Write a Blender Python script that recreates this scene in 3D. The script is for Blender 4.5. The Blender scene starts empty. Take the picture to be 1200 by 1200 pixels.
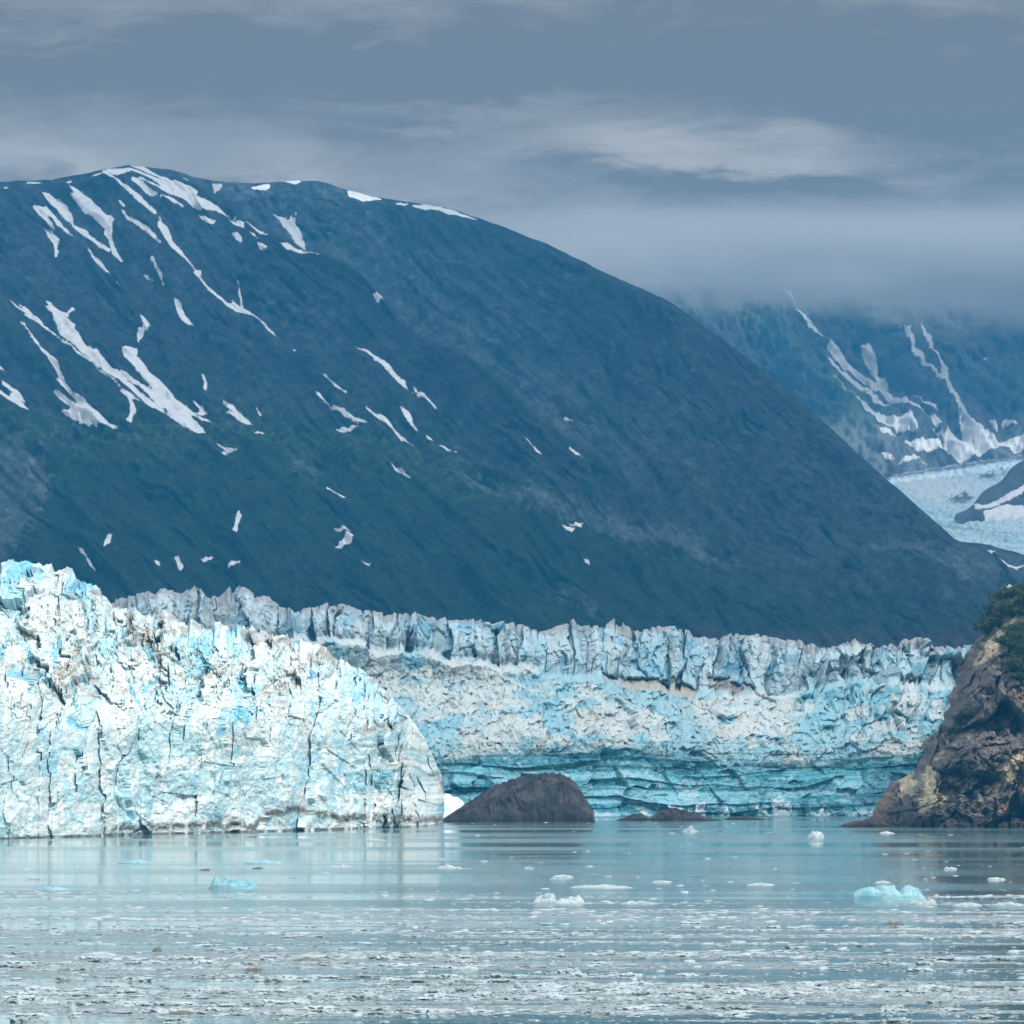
import bpy, math, random
import numpy as np
from mathutils import Vector

# ------------------------------------------------------------------ camera, sky, sun, exposure
S = bpy.context.scene
COL = S.collection
F_PX, CX, HZ, CAMH = 5700.0, 600.0, 894.0, 25.0      # lens in photo pixels, centre, horizon row, eye height (m)
cam_d = bpy.data.cameras.new('camera'); cam = bpy.data.objects.new('camera', cam_d); COL.objects.link(cam)
cam.location = (0, 0, CAMH); cam.rotation_euler = (math.radians(90), 0, 0)
cam_d.sensor_width = 36; cam_d.lens = F_PX / 1200 * 36; cam_d.shift_y = (HZ - 600) / 1200
cam_d.clip_start = 5; cam_d.clip_end = 40000
S.camera = cam
S.view_settings.view_transform = 'Standard'; S.view_settings.look = 'None'
S.view_settings.exposure = 0.55; S.view_settings.gamma = 1
S.cycles.max_bounces = 6; S.cycles.diffuse_bounces = 2; S.cycles.glossy_bounces = 2
S.cycles.transparent_max_bounces = 12; S.cycles.volume_bounces = 1
S.cycles.volume_step_rate = 1.0; S.cycles.volume_max_steps = 64

SUN_EL, SUN_AZ = math.radians(42), math.radians(142)   # azimuth clockwise from +Y: behind the camera, to its right
sdir = Vector((math.sin(SUN_AZ) * math.cos(SUN_EL), math.cos(SUN_AZ) * math.cos(SUN_EL), math.sin(SUN_EL)))
sl = bpy.data.lights.new('sun', 'SUN'); sun = bpy.data.objects.new('sun', sl); COL.objects.link(sun)
sl.energy = 2.65; sl.angle = math.radians(2.5); sl.color = (1.0, 0.96, 0.9)
sun.rotation_euler = sdir.to_track_quat('Z', 'Y').to_euler(); sun.location = sdir * 3000


class NT:
    """small helper round a node tree"""
    def __init__(s, t): s.t = t; s.n = t.nodes; s.l = t.links
    def new(s, typ, **kw):
        n = s.n.new(typ)
        for k, v in kw.items(): setattr(n, k, v)
        return n
    def put(s, sock, v):
        if hasattr(v, 'links') or isinstance(v, bpy.types.NodeSocket): s.l.new(v, sock)
        else: sock.default_value = v
    def math(s, op, a, b=0.0, c=None, clamp=False):
        n = s.new('ShaderNodeMath', operation=op); n.use_clamp = clamp
        s.put(n.inputs[0], a); s.put(n.inputs[1], b)
        if c is not None: s.put(n.inputs[2], c)
        return n.outputs[0]
    def noise(s, vec, scale, detail=4, rough=0.55, dist=0.0):
        n = s.new('ShaderNodeTexNoise')
        if vec is not None: s.l.new(vec, n.inputs['Vector'])
        n.inputs['Scale'].default_value = scale; n.inputs['Detail'].default_value = detail
        n.inputs['Roughness'].default_value = rough; n.inputs['Distortion'].default_value = dist
        return n.outputs['Fac']
    def mapping(s, vec, scale=(1, 1, 1), rot=(0, 0, 0), loc=(0, 0, 0)):
        m = s.new('ShaderNodeMapping'); s.l.new(vec, m.inputs['Vector'])
        m.inputs['Scale'].default_value = scale; m.inputs['Rotation'].default_value = rot; m.inputs['Location'].default_value = loc
        return m.outputs[0]
    def ss(s, x, a, b):
        n = s.new('ShaderNodeMapRange', interpolation_type='SMOOTHSTEP'); s.put(n.inputs[0], x)
        n.inputs[1].default_value = a; n.inputs[2].default_value = b
        return n.outputs[0]
    def mix(s, f, a, b, blend='MIX'):
        n = s.new('ShaderNodeMix', data_type='RGBA', blend_type=blend)
        s.put(n.inputs[0], f)
        for sock, v in ((n.inputs[6], a), (n.inputs[7], b)):
            s.put(sock, v if not isinstance(v, tuple) else (v + (1,) if len(v) == 3 else v))
        return n.outputs[2]


# world: overcast deck over a Nishita sky, laid out by direction
W = bpy.data.worlds.new('World'); S.world = W; W.use_nodes = True
w = NT(W.node_tree)
for n in list(w.n): w.n.remove(n)
sky = w.new('ShaderNodeTexSky', sky_type='NISHITA'); sky.sun_disc = False
sky.sun_elevation = SUN_EL; sky.sun_rotation = SUN_AZ
bg1 = w.new('ShaderNodeBackground'); w.l.new(sky.outputs[0], bg1.inputs[0]); bg1.inputs[1].default_value = 0.08
tc = w.new('ShaderNodeTexCoord'); sep = w.new('ShaderNodeSeparateXYZ'); w.l.new(tc.outputs['Generated'], sep.inputs[0])
hyp = w.math('MAXIMUM', w.math('ABSOLUTE', sep.outputs[1]), 0.05)
az = w.math('DIVIDE', sep.outputs[0], hyp)         # tangent of bearing
el = w.math('DIVIDE', sep.outputs[2], hyp)         # tangent of elevation
comb = w.new('ShaderNodeCombineXYZ'); w.l.new(az, comb.inputs[0]); w.l.new(el, comb.inputs[1]); cv = comb.outputs[0]
n1 = w.noise(w.mapping(cv, (14, 60, 1)), 1.0, 5, 0.55, 0.4)
n2 = w.noise(w.mapping(cv, (30, 110, 1), loc=(3, 1, 0)), 1.0, 6, 0.6, 0.3)
n4 = w.noise(w.mapping(cv, (70, 300, 1), loc=(1, 9, 0)), 1.0, 6, 0.65, 0.8)
n3 = w.noise(w.mapping(cv, (9, 26, 1), loc=(7, 5, 0)), 1.0, 3, 0.5, 0.2)
azw = w.math('ADD', az, w.math('MULTIPLY', w.math('SUBTRACT', n1, 0.5), 0.05))
elw = w.math('ADD', el, w.math('MULTIPLY', w.math('SUBTRACT', n2, 0.5), 0.030))
def blob(px, py, rx, ry, amp):
    a0, e0 = (px - CX) / F_PX, (HZ - py) / F_PX
    dx = w.math('DIVIDE', w.math('SUBTRACT', azw, a0), rx / F_PX)
    dy = w.math('DIVIDE', w.math('SUBTRACT', elw, e0), ry / F_PX)
    r = w.math('ADD', w.math('MULTIPLY', dx, dx), w.math('MULTIPLY', dy, dy))
    return w.math('MULTIPLY', w.math('EXPONENT', w.math('MULTIPLY', r, -1.0)), amp)
SKY_BLOBS = [(770, 175, 170, 30, 0.55), (930, 160, 60, 26, 0.4), (860, 190, 120, 20, 0.25), (560, 130, 160, 16, 0.3), (1080, 245, 180, 60, 0.02),
             (700, 290, 150, 34, 0.7), (30, 190, 110, 22, 0.95), (330, 205, 160, 22, 0.55), (560, 225, 120, 22, 0.3), (1000, 300, 240, 35, 0.05),
             (900, 215, 220, 18, -0.35), (600, 60, 900, 55, -0.22), (1120, 130, 160, 30, -0.25), (150, 165, 260, 22, 0.12), (200, 20, 400, 30, 0.12)]
acc = None
for b in SKY_BLOBS:
    v = blob(*b); acc = v if acc is None else w.math('ADD', acc, v)
acc = w.math('ADD', acc, w.math('MULTIPLY', w.math('SUBTRACT', n3, 0.5), 0.9))
acc = w.math('ADD', acc, w.math('MULTIPLY', w.math('SUBTRACT', n2, 0.5), 0.7), clamp=False)
acc = w.math('ADD', acc, w.math('MULTIPLY', w.math('SUBTRACT', n4, 0.5), 0.6), clamp=False)
acc = w.math('ADD', acc, w.math('MULTIPLY', w.math('SUBTRACT', n1, 0.5), 0.6), clamp=False)
acc = w.math('ADD', acc, 0.13, clamp=True)
ccol = w.mix(w.ss(sep.outputs[2], 0.18, 0.5), w.mix(acc, (0.142, 0.116, 0.086), (0.43, 0.375, 0.325)), (0.24, 0.26, 0.28))
# an overcast dome brightens towards the zenith
up = w.new('ShaderNodeMapRange'); w.l.new(sep.outputs[2], up.inputs[0]); up.inputs[1].default_value = 0.17; up.inputs[2].default_value = 0.9
up.inputs[3].default_value = 1.0; up.inputs[4].default_value = 3.3
bg2 = w.new('ShaderNodeBackground'); w.l.new(ccol, bg2.inputs[0]); w.l.new(up.outputs[0], bg2.inputs[1])
ms = w.new('ShaderNodeMixShader'); ms.inputs[0].default_value = 0.9
w.l.new(bg1.outputs[0], ms.inputs[1]); w.l.new(bg2.outputs[0], ms.inputs[2])
wo = w.new('ShaderNodeOutputWorld'); w.l.new(ms.outputs[0], wo.inputs[0])

# ------------------------------------------------------------------ numeric helpers
def hsh(ix, iy, iz, seed=0):
    h = (ix.astype(np.int64) * 73856093) ^ (iy.astype(np.int64) * 19349663) ^ (iz.astype(np.int64) * 83492791) ^ (seed * 2654435761)
    h = h & 0xffffffff
    h = (h ^ (h >> 16)) * 0x45d9f3b & 0xffffffff
    h = (h ^ (h >> 16)) * 0x45d9f3b & 0xffffffff
    return (h ^ (h >> 16)) & 0xffffffff
def r01(h, k=0):
    h = (h + k * 0x9e3779b9) & 0xffffffff
    h = (h ^ (h >> 15)) * 0x2c1b3c6d & 0xffffffff
    h = h ^ (h >> 12)
    return (h & 0xffffff) / float(0xffffff)
def perlin(x, y, z=None, seed=0):
    x = np.asarray(x, float); y = np.asarray(y, float)
    if z is None: z = np.full_like(x, 0.37)
    x0, y0, z0 = np.floor(x), np.floor(y), np.floor(z)
    fx, fy, fz = x - x0, y - y0, z - z0
    u, v, t = [f * f * f * (f * (f * 6 - 15) + 10) for f in (fx, fy, fz)]
    out = 0
    for dx in (0, 1):
        for dy in (0, 1):
            for dz in (0, 1):
                h = hsh(x0 + dx, y0 + dy, z0 + dz, seed)
                g = (r01(h, 1) * 2 - 1) * (fx - dx) + (r01(h, 2) * 2 - 1) * (fy - dy) + (r01(h, 3) * 2 - 1) * (fz - dz)
                out = out + g * (u if dx else 1 - u) * (v if dy else 1 - v) * (t if dz else 1 - t)
    return out * 1.3
def fbm(x, y, z=None, o=4, seed=0, gain=0.5):
    a, s, f = 1.0, 0, 1.0
    for i in range(o):
        s = s + a * perlin(x * f, y * f, None if z is None else z * f, seed + i * 17); a *= gain; f *= 2.03
    return s
def ridged(x, y, z=None, o=4, seed=0, gain=0.5):
    a, s, f = 1.0, 0, 1.0
    for i in range(o):
        s = s + a * (1 - np.abs(perlin(x * f, y * f, None if z is None else z * f, seed + i * 13)) * 2.2); a *= gain; f *= 2.07
    return s / 1.9
def worley(x, y, seed=0):
    """distance to nearest, gap to second, cell hash, offset from the cell's centre"""
    x0, y0 = np.floor(x), np.floor(y)
    d1 = np.full(x.shape, 9.0); d2 = np.full(x.shape, 9.0); hh = np.zeros(x.shape, np.int64); ox = np.zeros(x.shape); oy = np.zeros(x.shape)
    zz = np.zeros_like(x0)
    for i in (-1, 0, 1):
        for j in (-1, 0, 1):
            h = hsh(x0 + i, y0 + j, zz, seed)
            ax = x - (x0 + i + r01(h, 1)); ay = y - (y0 + j + r01(h, 2))
            d = np.sqrt(ax * ax + ay * ay); c = d < d1
            d2 = np.where(c, d1, np.minimum(d2, d)); d1 = np.where(c, d, d1)
            hh = np.where(c, h, hh); ox = np.where(c, ax, ox); oy = np.where(c, ay, oy)
    return d1, d2 - d1, hh, ox, oy
def facet(x, y, seed, tilt=1.0, step=1.0):
    d, e, h, ox, oy = worley(x, y, seed)
    return (r01(h, 5) * 2 - 1) * step + (ox * (r01(h, 6) * 2 - 1) + oy * (r01(h, 7) * 2 - 1)) * tilt * 2, e, h
def sst(x, a, b):
    t = np.clip((x - a) / (b - a), 0, 1); return t * t * (3 - 2 * t)
def lin(x, pts):
    p = np.array(pts, float); return np.interp(x, p[:, 0], p[:, 1])
def smoothlin(x, pts, wdt=6.0):
    return (lin(x - wdt, pts) + lin(x, pts) * 2 + lin(x + wdt, pts)) / 4
def sdf(px, py, polys, lim=10.0):
    """signed distance in photo pixels to a set of outlines, positive inside"""
    out = np.full(px.shape, -lim)
    for poly in polys:
        p = np.array(poly, float)
        m = (px > p[:, 0].min() - lim) & (px < p[:, 0].max() + lim) & (py > p[:, 1].min() - lim) & (py < p[:, 1].max() + lim)
        if not m.any(): continue
        x, y = px[m], py[m]; d = np.full(x.shape, 1e9); ins = np.zeros(x.shape, bool)
        for a, b in zip(p, np.roll(p, -1, 0)):
            e = b - a; L = e @ e + 1e-9
            t = np.clip(((x - a[0]) * e[0] + (y - a[1]) * e[1]) / L, 0, 1)
            d = np.minimum(d, np.hypot(x - a[0] - t * e[0], y - a[1] - t * e[1]))
            c = ((a[1] > y) != (b[1] > y)) & (x < (b[0] - a[0]) * (y - a[1]) / (b[1] - a[1] + 1e-12) + a[0])
            ins ^= c
        out[m] = np.maximum(out[m], np.where(ins, d, -d))
    return np.clip(out, -lim, lim)
def Z(ox, oy, sc, pts): return [(ox + x / sc, oy + y / sc) for x, y in pts]
def wx(px, Y): return (px - CX) / F_PX * Y
def wz(py, Y): return CAMH + (HZ - py) / F_PX * Y
def ydist(py): return CAMH * F_PX / (py - HZ)            # distance of the water seen at that row
def mixc(c, t, col):
    t = np.clip(t, 0, 1)[..., None]; return c * (1 - t) + np.array(col) * t

def tag(o, label=None, cat=None, group=None, kind=None):
    for k, v in (('label', label), ('category', cat), ('group', group), ('kind', kind)):
        if v: o[k] = v
    return o
def link_mesh(name, verts, faces, mat, smooth=True, attrs=None, parent=None):
    me = bpy.data.meshes.new(name)
    verts = np.asarray(verts, np.float32); faces = np.asarray(faces, np.int32)
    k = faces.shape[1]
    me.vertices.add(len(verts)); me.vertices.foreach_set('co', verts.ravel())
    me.loops.add(faces.size); me.loops.foreach_set('vertex_index', faces.ravel())
    me.polygons.add(len(faces)); me.polygons.foreach_set('loop_start', np.arange(0, faces.size, k, dtype=np.int32))
    me.polygons.foreach_set('use_smooth', np.full(len(faces), smooth))
    me.update(calc_edges=True)
    for nm, (typ, data) in (attrs or {}).items():
        a = me.attributes.new(nm, typ, 'POINT')
        if typ == 'FLOAT': a.data.foreach_set('value', np.asarray(data, np.float32).ravel())
        else:
            d = np.asarray(data, np.float32).reshape(-1, 3); d = np.concatenate([d, np.ones((len(d), 1), np.float32)], 1)
            a.data.foreach_set('color', d.ravel())
    me.materials.append(mat)
    o = bpy.data.objects.new(name, me); COL.objects.link(o)
    if parent: o.parent = parent
    return o
def grid_faces(nr, nc):
    i = np.arange(nr - 1)[:, None] * nc + np.arange(nc - 1)[None, :]
    return np.stack([i, i + 1, i + nc + 1, i + nc], -1).reshape(-1, 4)

# ------------------------------------------------------------------ materials
def material(name):
    m = bpy.data.materials.new(name); m.use_nodes = True; t = NT(m.node_tree)
    for n in list(t.n): t.n.remove(n)
    b = t.new('ShaderNodeBsdfPrincipled'); o = t.new('ShaderNodeOutputMaterial'); t.l.new(b.outputs[0], o.inputs[0])
    g = t.new('ShaderNodeNewGeometry')
    return m, t, b, g.outputs['Position'], o
def col_material(name, rough, spec, nscale, namt, bscale, bdist, snow=False, stretch=(1, 1, 1), tilt=0):
    m, t, b, pos, o = material(name)
    at = t.new('ShaderNodeAttribute', attribute_name='tint')
    p2 = t.mapping(t.mapping(pos, rot=(0, math.radians(-tilt), 0)), stretch) if tilt else t.mapping(pos, stretch)
    n = t.noise(p2, nscale, 6, 0.65)
    f = t.math('ADD', t.math('MULTIPLY', t.math('SUBTRACT', n, 0.5), namt * 2), 1.0)
    cc = t.new('ShaderNodeVectorMath', operation='SCALE'); t.l.new(at.outputs['Color'], cc.inputs[0]); t.l.new(f, cc.inputs['Scale'])
    c = cc.outputs[0]
    if snow:
        sa = t.new('ShaderNodeAttribute', attribute_name='snow')
        nn = t.noise(t.mapping(t.mapping(pos, rot=(0, math.radians(-45), 0)), (0.3, 0.3, 1)), snow, 6, 0.7)
        e = t.math('ADD', sa.outputs['Fac'], t.math('MULTIPLY', t.math('SUBTRACT', nn, 0.5), 6.5))
        sf = t.ss(e, -1.0, 0.3)
        sc2 = t.noise(pos, snow * 0.7, 3, 0.6)
        sn = t.mix(sc2, (0.46, 0.47, 0.48), (0.80, 0.82, 0.82))
        c = t.mix(sf, c, sn)
    t.l.new(c, b.inputs['Base Color'])
    b.inputs['Roughness'].default_value = rough; b.inputs['Specular IOR Level'].default_value = spec
    if bdist:
        bp = t.new('ShaderNodeBump'); bp.inputs['Strength'].default_value = 0.7; bp.inputs['Distance'].default_value = bdist
        t.l.new(t.noise(p2, bscale, 7, 0.7), bp.inputs['Height']); t.l.new(bp.outputs[0], b.inputs['Normal'])
    return m
M_ICE = col_material('glacier_ice', 0.55, 0.35, 0.5, 0.14, 0.35, 1.2)
M_ROCK = col_material('cliff_rock', 0.85, 0.25, 0.5, 0.45, 0.35, 1.6)
M_MTN = col_material('mountain_ground', 0.95, 0.1, 0.14, 0.6, 0.07, 8.0, snow=0.11, stretch=(1, 0.6, 0.38), tilt=45)
M_VAL = col_material('valley_ice', 0.8, 0.2, 0.02, 0.12, 0.02, 8.0)
def floe_material(name, a, b_, c_, dirty, vary=None):
    m, t, b, pos, o = material(name)
    oi = t.new('ShaderNodeObjectInfo')
    n = t.noise(pos, 0.9, 5, 0.65); n2 = t.noise(pos, 0.16, 3, 0.6); n3 = t.noise(pos, 2.5, 4, 0.7)
    c = t.mix(t.ss(n, 0.3, 0.7), a, b_); c = t.mix(t.ss(n2, 0.45, 0.75), c, c_)
    c = t.mix(t.math('MULTIPLY', t.ss(n3, 0.56, 0.72), dirty), c, (0.22, 0.21, 0.175))
    if vary:
        f = t.new('ShaderNodeAttribute', attribute_name='shade').outputs['Fac'] if vary == 'piece' else oi.outputs['Random']
        c = t.mix(t.ss(f, 0.0, 0.55), t.mix(0.5, c, (0.17, 0.19, 0.185)), c); c = t.mix(t.math('MULTIPLY', t.ss(f, 0.55, 1.0), 0.75), c, (0.50, 0.58, 0.61))
    t.l.new(c, b.inputs['Base Color']); b.inputs['Roughness'].default_value = 0.45; b.inputs['Specular IOR Level'].default_value = 0.4
    bp = t.new('ShaderNodeBump'); bp.inputs['Strength'].default_value = 0.8; bp.inputs['Distance'].default_value = 0.15
    t.l.new(n3, bp.inputs['Height']); t.l.new(bp.outputs[0], b.inputs['Normal'])
    return m
M_FLOE = floe_material('drift_ice', (0.16, 0.22, 0.235), (0.34, 0.41, 0.43), (0.19, 0.24, 0.25), 0.12, 'piece')
M_CHUNK = floe_material('ice_chunk', (0.24, 0.32, 0.34), (0.50, 0.58, 0.60), (0.28, 0.36, 0.38), 0.1, 'object')
M_BERG = floe_material('blue_berg_ice', (0.15, 0.40, 0.46), (0.38, 0.55, 0.58), (0.10, 0.34, 0.41), 0.0)
M_WHITE = floe_material('white_berg_ice', (0.30, 0.38, 0.40), (0.54, 0.61, 0.62), (0.27, 0.38, 0.41), 0.3)
M_DIRTY = floe_material('dirty_ice', (0.10, 0.09, 0.07), (0.22, 0.21, 0.17), (0.14, 0.14, 0.11), 0.5)

# ------------------------------------------------------------------ water
def lanes(X, Y):
    """how thickly the brash lies at a place on the water, about -0.6 to 0.6; long drift lanes across the view"""
    return fbm(X / 120 + 3, Y / 12, o=4, seed=601, gain=0.6) * .75 + fbm(X / 200, Y / 55, o=3, seed=605) * .5
def rimrow(X, Y):
    px = CX + X / Y * F_PX
    return ydist(1057 - 10 * sst(px, 300, 60) - 5 * sst(px, 1000, 1100)) + fbm(X / 35, Y / 60, o=3, seed=604) * 55
def build_water():
    m, t, b, pos, o = material('silty_water')
    big = t.noise(t.mapping(pos, (0.0016, 0.011, 1)), 1.0, 5, 0.62, 0.3)
    patch = t.ss(big, 0.42, 0.60)
    at = t.new('ShaderNodeAttribute', attribute_name='slush')
    g1 = t.noise(t.mapping(pos, (0.45, 1.0, 1)), 1.0, 7, 0.72); g2 = t.noise(t.mapping(pos, (0.05, 0.35, 1)), 1.0, 5, 0.65)
    grain = t.math('ADD', t.math('MULTIPLY', g1, 0.6), t.math('MULTIPLY', g2, 0.4))
    sl = t.ss(t.math('ADD', grain, t.math('MULTIPLY', at.outputs['Fac'], 0.42)), 0.66, 0.80)
    c = t.mix(t.ss(g2, 0.4, 0.7), (0.10, 0.19, 0.205), (0.14, 0.245, 0.26))
    c = t.mix(sl, c, t.mix(t.ss(g1, .4, .65), (0.13, 0.18, 0.19), (0.25, 0.315, 0.33)))
    t.l.new(c, b.inputs['Base Color'])
    r = t.new('ShaderNodeMapRange'); t.l.new(patch, r.inputs[0]); r.inputs[3].default_value = 0.03; r.inputs[4].default_value = 0.14
    t.l.new(t.math('ADD', r.outputs[0], t.math('MULTIPLY', sl, 0.45)), b.inputs['Roughness']); b.inputs['IOR'].default_value = 1.33
    h1 = t.noise(t.mapping(pos, (0.10, 0.22, 1)), 1.0, 5, 0.6)
    h2 = t.noise(t.mapping(pos, (0.9, 1.6, 1)), 1.0, 4, 0.6)
    hh = t.math('ADD', t.math('MULTIPLY', h1, 1.0), t.math('MULTIPLY', h2, 0.15))
    amp = t.new('ShaderNodeMapRange'); t.l.new(patch, amp.inputs[0]); amp.inputs[3].default_value = 0.02; amp.inputs[4].default_value = 0.15
    bp = t.new('ShaderNodeBump'); bp.inputs['Strength'].default_value = 1.0; t.l.new(amp.outputs[0], bp.inputs['Distance'])
    t.l.new(hh, bp.inputs['Height'])
    bp2 = t.new('ShaderNodeBump'); bp2.inputs['Distance'].default_value = 0.12; t.l.new(sl, bp2.inputs['Strength'])
    t.l.new(g1, bp2.inputs['Height']); t.l.new(bp.outputs[0], bp2.inputs['Normal']); t.l.new(bp2.outputs[0], b.inputs['Normal'])
    xs = np.concatenate([np.arange(-4400, -300, 410), np.arange(-300, 300, 3), np.arange(300, 4401, 410)]).astype(float)
    ys = np.concatenate([np.arange(-900, 400, 130), np.arange(400, 1300, 1.2), np.arange(1300, 2300, 20), np.arange(2300, 12001, 970)]).astype(float)
    X, Y = np.meshgrid(xs, ys); Ym = np.maximum(Y, 100)
    rim = rimrow(X, Ym); a = sst(rim - Y, -25, 25) * sst(lanes(X, Y), -0.22, 0.28) + .25 * sst(rim + 260 - Y, 0, 200) * sst(lanes(X, Y), .0, .35)
    o = link_mesh('water', np.stack([X, Y, X * 0], -1).reshape(-1, 3), grid_faces(*X.shape), m, True, {'slush': ('FLOAT', a)}); tag(o, kind='structure')
build_water()

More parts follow.
